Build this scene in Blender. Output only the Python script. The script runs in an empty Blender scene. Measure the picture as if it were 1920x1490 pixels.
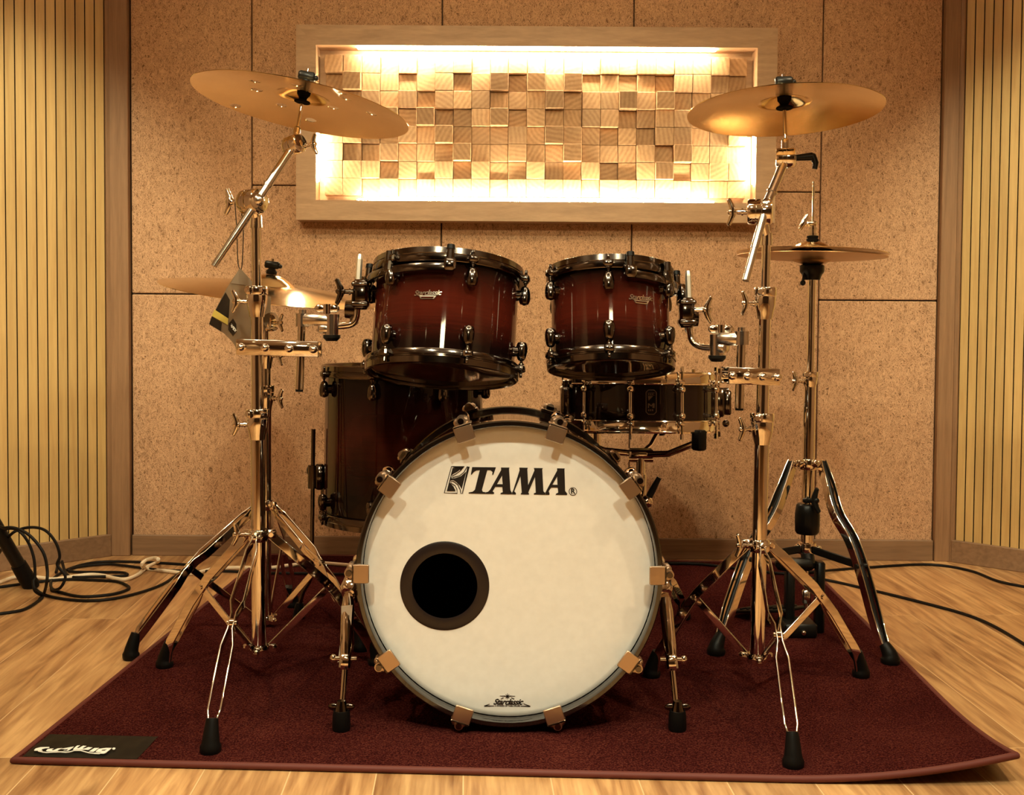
import bpy, bmesh, math, random
from mathutils import Vector, Matrix, Quaternion
random.seed(7)
S = bpy.context.scene
COL = S.collection
rad = math.radians

# ------------------------------------------------------------------ camera, light, exposure
F, PPX, PPY, HZN, CAMH, ROLL = 2080.0, 960.0, 671.0, 595.0, 0.79, 0.4
PITCH = math.atan((PPY - HZN) / F)
cd = bpy.data.cameras.new('camera'); cam = bpy.data.objects.new('camera', cd); COL.objects.link(cam)
cd.sensor_fit = 'HORIZONTAL'; cd.sensor_width = 36.0; cd.lens = F / 1920.0 * 36.0
cd.shift_x = 0.0; cd.shift_y = (PPY - 745.0) / 1920.0
cd.clip_start = 0.05; cd.clip_end = 60
CR = (Matrix.Rotation(rad(90) - PITCH, 4, 'X') @ Matrix.Rotation(rad(ROLL), 4, 'Z'))
cam.matrix_world = Matrix.Translation((0, 0, CAMH)) @ CR
S.camera = cam
CR3 = CR.to_3x3()

S.view_settings.view_transform = 'Standard'; S.view_settings.look = 'None'
S.view_settings.gamma = 1.0; S.view_settings.use_curve_mapping = False
S.view_settings.exposure = 0.26

W = bpy.data.worlds.new('room_air'); S.world = W; W.use_nodes = True
W.node_tree.nodes['Background'].inputs[0].default_value = (1, .75, .5, 1)
W.node_tree.nodes['Background'].inputs[1].default_value = .02

WARM = (1.0, .765, .44)
def spot(name, loc, target, power, size_deg, blend, radius, color=WARM):
    l = bpy.data.lights.new(name, 'SPOT'); l.energy = power; l.color = color
    l.spot_size = rad(size_deg); l.spot_blend = blend; l.shadow_soft_size = radius
    o = bpy.data.objects.new(name, l); COL.objects.link(o); o.location = loc
    d = Vector(target) - Vector(loc); o.rotation_euler = d.to_track_quat('-Z', 'Y').to_euler()
    return o
CEIL = 2.45
GOLD = (1.0, .98, .69)
LAMPS = [  # x, y, target, power, cone, blend, radius, colour
    (-1.30, 1.45, (-.45, 2.1, 0), 56, 110, .6, .035, WARM),
    ( 1.30, 1.45, ( .45, 2.1, 0), 56, 110, .6, .035, WARM),
    (-.55, .75, (-.12, 2.0, .25), 84, 95, .7, .06, GOLD),
    ( .55, .75, ( .12, 2.0, .25), 84, 95, .7, .06, GOLD),
    (0.0, .35, (0, .92, 0), 210, 56, .8, .05, GOLD),
    (-1.10, 2.05, (-1.52, 3.35, 1.00), 120, 43, .85, .03, GOLD),
    ( 1.25, 2.05, ( 1.68, 3.35, .98), 120, 43, .85, .03, GOLD),
    (-.02, -1.20, (-.02, 3.62, 1.40), 360, 36, 1.0, .22, (1.0, .84, .48)),  # unseen spot added to brighten the wall round the block panel
    (-1.75, .55, (-2.34, .55, 1.15), 60, 75, .6, .04, WARM),  # this and the next three: unseen, added so chrome mirrors bright walls
    ( 1.85, .55, ( 2.44, .55, 1.15), 60, 75, .6, .04, WARM),
    (-1.75, -.95, (-2.34, -.95, 1.15), 60, 75, .6, .04, WARM),
    ( 1.85, -.95, ( 2.44, -.95, 1.15), 60, 75, .6, .04, WARM),
]
for i, (x, y, t, p, c, b, r, cl) in enumerate(LAMPS):
    spot('ceiling_lamp_light', (x, y, CEIL - .035), t, p, c, b, r, cl)

# ------------------------------------------------------------------ picture -> place
def ray(px, py):
    d = CR3 @ Vector(((px - PPX) / F, -(py - PPY) / F, -1.0))
    return d
def at(px, py, Y):
    d = ray(px, py); t = Y / d.y
    return Vector((d.x * t, Y, CAMH + d.z * t))
def flr(px, py, z=0.0):
    d = ray(px, py); t = (z - CAMH) / d.z
    return Vector((d.x * t, d.y * t, z))
def sc(Y):
    return Y / F            # metres per photo pixel at distance Y

# ------------------------------------------------------------------ materials
def newmat(name):
    m = bpy.data.materials.new(name); m.use_nodes = True
    return m, m.node_tree, m.node_tree.nodes['Principled BSDF']
def simple(name, col, rough=.5, metal=0.0, coat=0.0, spec=.5):
    m, nt, b = newmat(name)
    b.inputs['Base Color'].default_value = (*col, 1); b.inputs['Roughness'].default_value = rough
    b.inputs['Metallic'].default_value = metal; b.inputs['Coat Weight'].default_value = coat
    b.inputs['Coat Roughness'].default_value = .04
    b.inputs['Specular IOR Level'].default_value = spec
    return m
def N(nt, t, **kw):
    n = nt.nodes.new(t)
    for k, v in kw.items():
        if k.startswith('_'): setattr(n, k[1:], v)
        else: n.inputs[k.replace('__', ' ')].default_value = v
    return n
def L(nt, a, b): nt.links.new(a, b)
def ramp(nt, stops):
    r = nt.nodes.new('ShaderNodeValToRGB'); e = r.color_ramp.elements
    while len(e) > 1: e.remove(e[-1])
    e[0].position = stops[0][0]; e[0].color = (*stops[0][1], 1)
    for p, c in stops[1:]:
        k = e.new(p); k.color = (*c, 1)
    return r
def mapping(nt, scale=(1, 1, 1), rot=(0, 0, 0), coord='Object'):
    tc = nt.nodes.new('ShaderNodeTexCoord'); mp = nt.nodes.new('ShaderNodeMapping')
    mp.inputs['Scale'].default_value = scale; mp.inputs['Rotation'].default_value = rot
    L(nt, tc.outputs[coord], mp.inputs['Vector']); return mp
def math_(nt, op, a, b=None, clamp=False):
    n = nt.nodes.new('ShaderNodeMath'); n.operation = op; n.use_clamp = clamp
    for i, v in enumerate((a, b)):
        if v is None: continue
        if hasattr(v, 'is_linked') or hasattr(v, 'links'): L(nt, v, n.inputs[i])
        else: n.inputs[i].default_value = v
    return n.outputs[0]
def mix(nt, fac, a, b, blend='MIX'):
    n = nt.nodes.new('ShaderNodeMix'); n.data_type = 'RGBA'; n.blend_type = blend
    for idx, v in ((0, fac), (6, a), (7, b)):
        if hasattr(v, 'links'): L(nt, v, n.inputs[idx])
        elif idx == 0: n.inputs[0].default_value = v
        else: n.inputs[idx].default_value = (*v, 1)
    return n.outputs[2]
def bump(nt, b, h, strength, dist):
    n = nt.nodes.new('ShaderNodeBump'); n.inputs['Strength'].default_value = strength
    n.inputs['Distance'].default_value = dist
    L(nt, h, n.inputs['Height']); L(nt, n.outputs[0], b.inputs['Normal'])

CHROME = simple('chrome', (.92, .87, .79), .06, 1)
STEEL = simple('satin_steel', (.80, .74, .66), .20, 1)
SATIN = simple('satin_chrome', (.62, .49, .37), .32, 1)
NICKEL = simple('black_nickel', (.15, .125, .108), .13, 1)
PALEROD = simple('brushed_pale_steel', (.88, .82, .73), .45, 1)
RUBBER = simple('black_rubber', (.005, .004, .0035), .42, spec=.15)
PLASTIC = simple('black_plastic', (.007, .006, .005), .30, spec=.22)
FELT = simple('black_felt', (.007, .006, .005), .95, spec=.05)
BLACKPAINT = simple('black_gloss', (.008, .006, .005), .12, 0, .6)
BLACKMETAL = simple('black_metal', (.008, .007, .006), .34, spec=.25)
INK = simple('black_ink', (.006, .004, .004), .5)
WHITEINK = simple('white_ink', (.85, .82, .76), .5)
CLOTHLABEL = simple('woven_black_label', (.007, .006, .005), .45, spec=.12)
PAPER = simple('paper', (.62, .52, .40), .55)
CABLEBLACK = simple('cable_black', (.008, .006, .005), .5, spec=.15)
CABLEWHITE = simple('cable_white', (.80, .66, .48), .4)
HEADCLEAR = simple('smoky_drumhead', (.035, .016, .010), .10, 0, .5)
CEILINGPAINT = simple('ceiling_paint', (.60, .50, .38), .9)
DARKWALL = simple('dark_wall', (.10, .06, .035), .8)
TANWALL = simple('tan_wall', (.46, .32, .20), .8)

def m_head():
    m, nt, b = newmat('coated_drumhead')
    mp = mapping(nt, (1, 1, 1)); n = N(nt, 'ShaderNodeTexNoise', Scale=60.0, Detail=4.0); L(nt, mp.outputs[0], n.inputs['Vector'])
    r = ramp(nt, [(.3, (.85, .835, .80)), (.7, (.90, .885, .85))]); L(nt, n.outputs[0], r.inputs[0])
    L(nt, r.outputs[0], b.inputs['Base Color']); b.inputs['Roughness'].default_value = .5
    return m
HEAD = m_head()

def m_cymbal(name, col, rough=.27):
    m, nt, b = newmat(name)
    tc = nt.nodes.new('ShaderNodeTexCoord'); sx = nt.nodes.new('ShaderNodeSeparateXYZ'); L(nt, tc.outputs['Object'], sx.inputs[0])
    r2 = math_(nt, 'SQRT', math_(nt, 'ADD', math_(nt, 'MULTIPLY', sx.outputs[0], sx.outputs[0]), math_(nt, 'MULTIPLY', sx.outputs[1], sx.outputs[1])))
    n = N(nt, 'ShaderNodeTexNoise', _noise_dimensions='1D', Scale=900.0, Detail=3.0); L(nt, r2, n.inputs['W'])
    n2 = N(nt, 'ShaderNodeTexNoise', Scale=14.0, Detail=3.0); L(nt, tc.outputs['Object'], n2.inputs['Vector'])
    c = mix(nt, n2.outputs[0], tuple(v * .80 for v in col), tuple(min(1, v * 1.12) for v in col))
    L(nt, c, b.inputs['Base Color']); b.inputs['Metallic'].default_value = 1; b.inputs['Roughness'].default_value = rough
    bump(nt, b, n.outputs[0], .12, .0006)
    return m
BRASS = m_cymbal('lathed_bronze', (.90, .69, .38), .13)
BRASSDARK = m_cymbal('dark_bronze', (.58, .37, .18), .34)  # darker, rougher bronze for the lower hi-hat cymbal

def m_burst(name, h, base=(.060, .0085, .0045), edge=(.006, .0022, .002)):
    m, nt, b = newmat(name)
    tc = nt.nodes.new('ShaderNodeTexCoord'); sx = nt.nodes.new('ShaderNodeSeparateXYZ'); L(nt, tc.outputs['Object'], sx.inputs[0])
    z = math_(nt, 'DIVIDE', sx.outputs[2], h)
    r = ramp(nt, [(.0, edge), (.20, edge), (.45, base), (.60, base), (.84, edge), (1, edge)])
    mp = nt.nodes.new('ShaderNodeMapping'); L(nt, tc.outputs['Object'], mp.inputs[0]); mp.inputs['Scale'].default_value = (4, 4, 70)
    n = N(nt, 'ShaderNodeTexNoise', Scale=2.2, Detail=5.0, Distortion=.6); L(nt, mp.outputs[0], n.inputs['Vector'])
    zz = math_(nt, 'ADD', z, math_(nt, 'MULTIPLY', math_(nt, 'SUBTRACT', n.outputs[0], .5), .10)); L(nt, zz, r.inputs[0])
    g = mix(nt, n.outputs[0], (.62, .62, .62), (1.25, 1.2, 1.15))
    c = mix(nt, 1.0, r.outputs[0], g, 'MULTIPLY')
    L(nt, c, b.inputs['Base Color']); b.inputs['Roughness'].default_value = .5; b.inputs['Specular IOR Level'].default_value = 0; b.inputs['Coat IOR'].default_value = 1.42
    b.inputs['Coat Weight'].default_value = 1.0; b.inputs['Coat Roughness'].default_value = .04
    return m

def m_woodwool():
    m, nt, b = newmat('wood_wool_board')
    tc = nt.nodes.new('ShaderNodeTexCoord')
    outs = []
    for sc_, rot, k in ((34, .3, 10.), (46, 1.3, 9.), (41, 2.3, 10.), (52, 4.1, 8.), (38, 5.2, 10.)):
        mp = nt.nodes.new('ShaderNodeMapping'); L(nt, tc.outputs['Object'], mp.inputs[0])
        mp.inputs['Rotation'].default_value = (0, rot, 0); mp.inputs['Scale'].default_value = (1.35, 1, .75)
        mp.inputs['Location'].default_value = (rot * 3, rot, 1.7 * rot)
        n = N(nt, 'ShaderNodeTexNoise', Scale=float(sc_), Detail=.6, Distortion=.7); L(nt, mp.outputs[0], n.inputs['Vector'])
        for lv in (.42, .5, .58):
            d = math_(nt, 'ABSOLUTE', math_(nt, 'SUBTRACT', n.outputs[0], lv))
            outs.append(math_(nt, 'SUBTRACT', 1.0, math_(nt, 'MULTIPLY', d, k * 5.2), True))
    s = outs[0]
    for o in outs[1:]: s = math_(nt, 'MAXIMUM', s, o)
    v = N(nt, 'ShaderNodeTexNoise', Scale=190.0, Detail=2.0); L(nt, tc.outputs['Object'], v.inputs['Vector'])
    pit = math_(nt, 'MULTIPLY', math_(nt, 'SUBTRACT', .46, v.outputs[0]), 8.0, True)
    pit = math_(nt, 'MULTIPLY', pit, math_(nt, 'SUBTRACT', 1.0, math_(nt, 'MULTIPLY', s, 1.3), True))
    c = mix(nt, s, (.31, .165, .083), (.68, .400, .225))
    c = mix(nt, math_(nt, 'MULTIPLY', pit, .85), c, (.12, .055, .026))
    L(nt, c, b.inputs['Base Color']); b.inputs['Roughness'].default_value = .9; b.inputs['Specular IOR Level'].default_value = .2
    h = math_(nt, 'SUBTRACT', s, math_(nt, 'MULTIPLY', pit, .8)); bump(nt, b, h, .35, .003)
    return m
WOODWOOL = m_woodwool()

def m_wood(name, dark, light, grain=(1, 1, 12), scale=9, rough=.45, island=.25, coat=0):
    """straight-grained timber; grain = stretch of the texture, smallest along the fibre"""
    m, nt, b = newmat(name)
    tc = nt.nodes.new('ShaderNodeTexCoord'); g = nt.nodes.new('ShaderNodeNewGeometry')
    ad = nt.nodes.new('ShaderNodeVectorMath'); ad.operation = 'ADD'; L(nt, tc.outputs['Object'], ad.inputs[0])
    cm = nt.nodes.new('ShaderNodeCombineXYZ'); r10 = math_(nt, 'MULTIPLY', g.outputs['Random Per Island'], 7.3)
    for i in range(3): L(nt, r10, cm.inputs[i])
    L(nt, cm.outputs[0], ad.inputs[1])
    mp = nt.nodes.new('ShaderNodeMapping'); mp.inputs['Scale'].default_value = grain; L(nt, ad.outputs[0], mp.inputs[0])
    n = N(nt, 'ShaderNodeTexNoise', Scale=float(scale), Detail=6.0, Distortion=.5); L(nt, mp.outputs[0], n.inputs['Vector'])
    n2 = N(nt, 'ShaderNodeTexNoise', Scale=float(scale) * 6, Detail=4.0); L(nt, mp.outputs[0], n2.inputs['Vector'])
    f = math_(nt, 'ADD', math_(nt, 'MULTIPLY', n.outputs[0], .7), math_(nt, 'MULTIPLY', n2.outputs[0], .3))
    r = ramp(nt, [(.32, dark), (.66, light)]); L(nt, f, r.inputs[0])
    v = math_(nt, 'ADD', 1.0 - island / 2, math_(nt, 'MULTIPLY', g.outputs['Random Per Island'], island))
    hsv = N(nt, 'ShaderNodeHueSaturation'); L(nt, r.outputs[0], hsv.inputs['Color']); L(nt, v, hsv.inputs['Value'])
    L(nt, hsv.outputs[0], b.inputs['Base Color']); b.inputs['Roughness'].default_value = rough
    b.inputs['Coat Weight'].default_value = coat
    bump(nt, b, n2.outputs[0], .08, .001)
    return m
SLATWOOD = m_wood('oak_slats', (.50, .305, .110), (.62, .41, .16), (14, 14, .7), 5, .42, .12)
TRIMWOOD = m_wood('oak_trim', (.22, .115, .056), (.33, .180, .090), (16, 16, .8), 5, .5, .1)
BASEWOOD = m_wood('oak_baseboard', (.18, .098, .050), (.27, .150, .078), (.8, 16, 16), 5, .5, .1)
FRAMEWOOD = m_wood('oak_frame', (.36, .21, .105), (.50, .31, .165), (2, 14, 14), 4, .5, .12)

def m_block():
    m, nt, b = newmat('end_grain_pine')
    tc = nt.nodes.new('ShaderNodeTexCoord'); g = nt.nodes.new('ShaderNodeNewGeometry')
    rnd = N(nt, 'ShaderNodeTexWhiteNoise', _noise_dimensions='1D'); L(nt, g.outputs['Random Per Island'], rnd.inputs['W'])
    sub = nt.nodes.new('ShaderNodeVectorMath'); sub.operation = 'SUBTRACT'; L(nt, rnd.outputs['Color'], sub.inputs[0]); sub.inputs[1].default_value = (.5, .5, .5)
    scl = nt.nodes.new('ShaderNodeVectorMath'); scl.operation = 'SCALE'; scl.inputs['Scale'].default_value = .9; L(nt, sub.outputs[0], scl.inputs[0])
    ad = nt.nodes.new('ShaderNodeVectorMath'); ad.operation = 'ADD'; L(nt, tc.outputs['Object'], ad.inputs[0]); L(nt, scl.outputs[0], ad.inputs[1])
    w = N(nt, 'ShaderNodeTexWave', _wave_type='RINGS', _rings_direction='Y', Scale=22.0, Distortion=2.6, Detail=2.0)
    w.inputs['Detail Scale'].default_value = 1.2; L(nt, ad.outputs[0], w.inputs['Vector'])
    n = N(nt, 'ShaderNodeTexNoise', Scale=90.0, Detail=4.0); L(nt, ad.outputs[0], n.inputs['Vector'])
    f = math_(nt, 'ADD', math_(nt, 'MULTIPLY', w.outputs[1], .30), math_(nt, 'MULTIPLY', n.outputs[0], .70))
    r = ramp(nt, [(.25, (.33, .18, .080)), (.75, (.48, .29, .140))]); L(nt, f, r.inputs[0])
    hsv = N(nt, 'ShaderNodeHueSaturation'); L(nt, r.outputs[0], hsv.inputs['Color'])
    L(nt, math_(nt, 'ADD', .78, math_(nt, 'MULTIPLY', g.outputs['Random Per Island'], .36)), hsv.inputs['Value'])
    L(nt, hsv.outputs[0], b.inputs['Base Color']); b.inputs['Roughness'].default_value = .7
    return m
BLOCKWOOD = m_block()

RUGROT = rad(-2.4)
def m_floor():
    m, nt, b = newmat('oak_planks')
    mp = mapping(nt, (1, 1, 1), (0, 0, rad(90) - RUGROT * -1))
    br = nt.nodes.new('ShaderNodeTexBrick'); L(nt, mp.outputs[0], br.inputs['Vector'])
    br.offset = .37; br.offset_frequency = 2; br.squash = 1
    br.inputs['Color1'].default_value = (0, 0, 0, 1); br.inputs['Color2'].default_value = (1, 1, 1, 1); br.inputs['Mortar'].default_value = (.5, .5, .5, 1)
    br.inputs['Scale'].default_value = 1.0; br.inputs['Mortar Size'].default_value = .0013; br.inputs['Mortar Smooth'].default_value = .3
    br.inputs['Brick Width'].default_value = 1.45; br.inputs['Row Height'].default_value = .150; br.inputs['Bias'].default_value = 0
    wn = N(nt, 'ShaderNodeTexWhiteNoise', _noise_dimensions='3D'); L(nt, br.outputs['Color'], wn.inputs['Vector'])
    off = nt.nodes.new('ShaderNodeVectorMath'); off.operation = 'MULTIPLY_ADD'; L(nt, br.outputs['Color'], off.inputs[0]); off.inputs[1].default_value = (9, 5, 3); L(nt, mp.outputs[0], off.inputs[2])
    st = nt.nodes.new('ShaderNodeMapping'); st.inputs['Scale'].default_value = (1.1, 11, 1); L(nt, off.outputs[0], st.inputs[0])
    n1 = N(nt, 'ShaderNodeTexNoise', Scale=2.2, Detail=6.0, Distortion=1.4); L(nt, st.outputs[0], n1.inputs['Vector'])
    st2 = nt.nodes.new('ShaderNodeMapping'); st2.inputs['Scale'].default_value = (2.0, 32, 1); L(nt, off.outputs[0], st2.inputs[0])
    n2 = N(nt, 'ShaderNodeTexNoise', Scale=3.0, Detail=5.0, Distortion=.6); L(nt, st2.outputs[0], n2.inputs['Vector'])
    f = math_(nt, 'ADD', math_(nt, 'MULTIPLY', n1.outputs[0], .68), math_(nt, 'MULTIPLY', n2.outputs[0], .32))
    r = ramp(nt, [(.34, (.24, .105, .040)), (.5, (.44, .235, .098)), (.66, (.62, .37, .165))]); L(nt, f, r.inputs[0])
    kn = nt.nodes.new('ShaderNodeMapping'); kn.inputs['Scale'].default_value = (3.0, 9, 1); L(nt, off.outputs[0], kn.inputs[0])
    n3 = N(nt, 'ShaderNodeTexNoise', Scale=1.6, Detail=2.0, Distortion=.4); L(nt, kn.outputs[0], n3.inputs['Vector'])
    knot = math_(nt, 'MULTIPLY', math_(nt, 'SUBTRACT', n3.outputs[0], .665), 9.0, True)
    c = mix(nt, math_(nt, 'MULTIPLY', knot, .7), r.outputs[0], (.13, .050, .018))
    tone = math_(nt, 'ADD', .86, math_(nt, 'MULTIPLY', br.outputs['Color'], .26))
    hsv = N(nt, 'ShaderNodeHueSaturation'); L(nt, c, hsv.inputs['Color']); L(nt, tone, hsv.inputs['Value'])
    c2 = mix(nt, math_(nt, 'MULTIPLY', br.outputs['Fac'], .75), hsv.outputs[0], (.72, .50, .27))
    L(nt, c2, b.inputs['Base Color']); b.inputs['Roughness'].default_value = .38; b.inputs['Specular IOR Level'].default_value = .35
    h = math_(nt, 'SUBTRACT', math_(nt, 'MULTIPLY', f, .2), br.outputs['Fac']); bump(nt, b, h, .25, .0012)
    return m
FLOORWOOD = m_floor()

def m_rug():
    m, nt, b = newmat('rug_pile')
    mp = mapping(nt)
    n = N(nt, 'ShaderNodeTexNoise', Scale=300.0, Detail=3.0, Roughness=.8); L(nt, mp.outputs[0], n.inputs['Vector'])
    n2 = N(nt, 'ShaderNodeTexNoise', Scale=5.0, Detail=4.0); L(nt, mp.outputs[0], n2.inputs['Vector'])
    f = math_(nt, 'ADD', math_(nt, 'MULTIPLY', n.outputs[0], .85), math_(nt, 'MULTIPLY', n2.outputs[0], .15))
    r = ramp(nt, [(.32, (.004, .0012, .0012)), (.5, (.042, .0076, .0072)), (.66, (.120, .030, .020))]); L(nt, f, r.inputs[0])
    L(nt, r.outputs[0], b.inputs['Base Color']); b.inputs['Roughness'].default_value = 1.0; b.inputs['Specular IOR Level'].default_value = 0
    bump(nt, b, n.outputs[0], .6, .004)
    return m
RUG = m_rug()
BINDING = simple('rug_binding', (.105, .016, .009), .7)

def m_emit(name, col, st):
    m, nt, b = newmat(name)
    b.inputs['Base Color'].default_value = (*col, 1); b.inputs['Emission Color'].default_value = (*col, 1); b.inputs['Emission Strength'].default_value = st
    return m
LED = m_emit('led_tape', (1.0, .86, .58), 190)
PANELGLOW = m_emit('light_panel_diffuser', (1.0, .88, .61), 3.6)
LAMPGLASS = m_emit('lamp_lens', (1.0, .74, .40), 14)

# ------------------------------------------------------------------ mesh builder
def basis(z, xh=None):
    z = Vector(z).normalized()
    xh = Vector(xh) if xh is not None else (Vector((1, 0, 0)) if abs(z.x) < .9 else Vector((0, 1, 0)))
    y = z.cross(xh).normalized(); x = y.cross(z).normalized()
    return Matrix((x, y, z)).transposed()
def frame(o, z, xh=None):
    return Matrix.Translation(Vector(o)) @ basis(z, xh).to_4x4()

class MB:
    def __init__(s): s.bm = bmesh.new()
    def quad_rings(s, rings, close=True, cap0=False, cap1=False, loop=False):
        bm = s.bm; vs = [[bm.verts.new(p) for p in r] for r in rings]
        n = len(vs[0]); m = len(vs)
        for i in range(m if loop else m - 1):
            a, b = vs[i], vs[(i + 1) % m]
            for j in range(n if close else n - 1):
                k = (j + 1) % n
                try: bm.faces.new((a[j], a[k], b[k], b[j]))
                except ValueError: pass
        if cap0 and n > 2: bm.faces.new(list(reversed(vs[0])))
        if cap1 and n > 2: bm.faces.new(vs[-1])
        return s
    def box(s, c, size, M=None, bev=0):
        x, y, z = (v / 2 for v in size); c = Vector(c)
        P = []
        b = min(bev, min(x, y, z) * .9)
        if b <= 0:
            pts = [(-x, -y, -z), (x, -y, -z), (x, y, -z), (-x, y, -z)], [(-x, -y, z), (x, -y, z), (x, y, z), (-x, y, z)]
            rings = [[Vector(p) for p in q] for q in pts]
        else:
            def ring(ix, iy, zz):
                xx, yy = x - ix, y - iy
                return [Vector((-xx + b, -yy, zz)), Vector((xx - b, -yy, zz)), Vector((xx, -yy + b, zz)), Vector((xx, yy - b, zz)),
                        Vector((xx - b, yy, zz)), Vector((-xx + b, yy, zz)), Vector((-xx, yy - b, zz)), Vector((-xx, -yy + b, zz))]
            rings = [ring(b * .7, b * .7, -z), ring(0, 0, -z + b), ring(0, 0, z - b), ring(b * .7, b * .7, z)]
        T = (M if M is not None else Matrix.Identity(4))
        rings = [[(T @ (c + p)) for p in r] for r in rings]
        return s.quad_rings(rings, True, True, True)
    def cyl(s, p0, p1, r0, r1=None, seg=20, cap=True):
        p0, p1 = Vector(p0), Vector(p1); r1 = r0 if r1 is None else r1
        B = basis(p1 - p0)
        rings = [[p + B @ Vector((r * math.cos(2 * math.pi * k / seg), r * math.sin(2 * math.pi * k / seg), 0)) for k in range(seg)] for p, r in ((p0, r0), (p1, r1))]
        return s.quad_rings(rings, True, cap, cap)
    def tube(s, pts, r, seg=10, closed=False, cap=True):
        pts = [Vector(p) for p in pts]; n = len(pts)
        rr = r if isinstance(r, (list, tuple)) else [r] * n
        tan = []
        for i in range(n):
            a = pts[(i - 1) % n] if (closed or i > 0) else pts[0]; b = pts[(i + 1) % n] if (closed or i < n - 1) else pts[-1]
            tan.append((b - a).normalized())
        B = basis(tan[0]); x = B.col[0]
        rings = []
        for i in range(n):
            t = tan[i]; x = (x - t * x.dot(t)).normalized(); y = t.cross(x)
            rings.append([pts[i] + (x * math.cos(2 * math.pi * k / seg) + y * math.sin(2 * math.pi * k / seg)) * rr[i] for k in range(seg)])
        return s.quad_rings(rings, True, cap and not closed, cap and not closed, closed)
    def lathe(s, prof, M=None, seg=48, a0=0, a1=None, closed=False):
        """prof: (r, z) pairs turned round z; closed joins the last ring to the first"""
        M = M if M is not None else Matrix.Identity(4); full = a1 is None; a1 = 2 * math.pi if full else a1
        n = seg if full else seg + 1
        rings = []
        for r, z in prof:
            rr = max(r, 1e-5)
            rings.append([M @ Vector((rr * math.cos(a0 + (a1 - a0) * k / seg), rr * math.sin(a0 + (a1 - a0) * k / seg), z)) for k in range(n)])
        s.quad_rings(rings, full, (prof[0][0] > 1e-4 and full and not closed and s._cap), (prof[-1][0] > 1e-4 and full and not closed and s._cap), closed)
        if closed and not full:
            for k in (0, n - 1):
                vs = [s.bm.verts.new(r[k]) for r in rings]
                try: s.bm.faces.new(vs)
                except ValueError: pass
        return s
    _cap = False
    def ball(s, c, r, M=None, seg=16, rings=10):
        """r = radius or three radii"""
        r3 = r if isinstance(r, (tuple, list)) else (r, r, r); M = M if M is not None else Matrix.Identity(4); c = Vector(c)
        R = []
        for i in range(rings + 1):
            t = math.pi * i / rings; q = max(math.sin(t), 1e-4)
            R.append([M @ (c + Vector((r3[0] * q * math.cos(2 * math.pi * k / seg), r3[1] * q * math.sin(2 * math.pi * k / seg), -r3[2] * math.cos(t)))) for k in range(seg)])
        return s.quad_rings(R, True)
    def strip(s, pts, side, offs, w, t, up=None):
        """flat bar swept along pts: w wide in the plane of the path, t thick along side"""
        pts = [Vector(p) for p in pts]; side = Vector(side).normalized(); n = len(pts); rings = []
        ws = w if isinstance(w, (list, tuple)) else [w] * n
        P = [pts[i] + side * offs[i] for i in range(n)]
        for i in range(n):
            tg = (pts[min(i + 1, n - 1)] - pts[max(i - 1, 0)]).normalized(); nn = side.cross(tg).normalized()
            h = ws[i] / 2 - t / 2; r = t / 2; ring = []
            for e, a0 in ((1, -90), (-1, 90)):                # rounded edges
                for k in range(7):
                    an = rad(a0 + 30 * k); ring.append(P[i] + nn * (e * h + r * math.cos(an)) + side * (r * math.sin(an)))
            rings.append(ring)
        return s.quad_rings(rings, True, True, True)
    def prism(s, poly, th, M):
        """outline (x, y) given thickness th along z, then moved by M"""
        a = [M @ Vector((x, y, 0)) for x, y in poly]; b = [M @ Vector((x, y, th)) for x, y in poly]
        return s.quad_rings([a, b], True, True, True)
    def add_mesh(s, me, M):
        t = bmesh.new(); t.from_mesh(me); t.transform(M); tmp = bpy.data.meshes.new('tmp'); t.to_mesh(tmp); t.free()
        s.bm.from_mesh(tmp); bpy.data.meshes.remove(tmp); return s
    def mesh(s, name, mat, M=None, sharp=38, smooth=True):
        if M is not None: s.bm.transform(M)
        bmesh.ops.recalc_face_normals(s.bm, faces=s.bm.faces)
        me = bpy.data.meshes.new(name); s.bm.to_mesh(me); s.bm.free()
        for m in (mat if isinstance(mat, (list, tuple)) else [mat]): me.materials.append(m)
        if smooth:
            me.polygons.foreach_set('use_smooth', [True] * len(me.polygons)); me.set_sharp_from_angle(angle=rad(sharp))
        return me
    def build(s, name, mat, parent=None, world=True, flat=False, **kw):
        """world: vertices are in world coordinates and are brought into the parent's frame"""
        M = None
        if parent is not None and world: M = WM[parent.name].inverted()
        o = bpy.data.objects.new(name, s.mesh(name, mat, M, **kw)); COL.objects.link(o)
        if flat:
            w = o.modifiers.new('face_weighted_normals', 'WEIGHTED_NORMAL'); w.weight = 100; w.keep_sharp = True
        if parent is not None: o.parent = parent; WM[o.name] = WM[parent.name].copy()
        else: WM[o.name] = Matrix.Identity(4)
        return o
WM = {}
def inst(me, name, parent, M, mat=None):
    o = bpy.data.objects.new(name, me); COL.objects.link(o); o.parent = parent; o.matrix_local = M
    WM[o.name] = WM[parent.name] @ M
    return o
def thing(name, label, cat, M, group=None):
    o = bpy.data.objects.new(name, None); COL.objects.link(o)
    o.empty_display_size = .05
    M = M if isinstance(M, Matrix) else Matrix.Translation(Vector(M))
    o.matrix_world = M; WM[o.name] = M.copy()
    o['label'] = label; o['category'] = cat
    if group: o['group'] = group
    return o
def tag(o, label, cat, group=None):
    o['label'] = label; o['category'] = cat
    if group: o['group'] = group
    return o
def struct(o): o['kind'] = 'structure'; return o
def lab(o, t): o['label'] = t; return o

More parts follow.
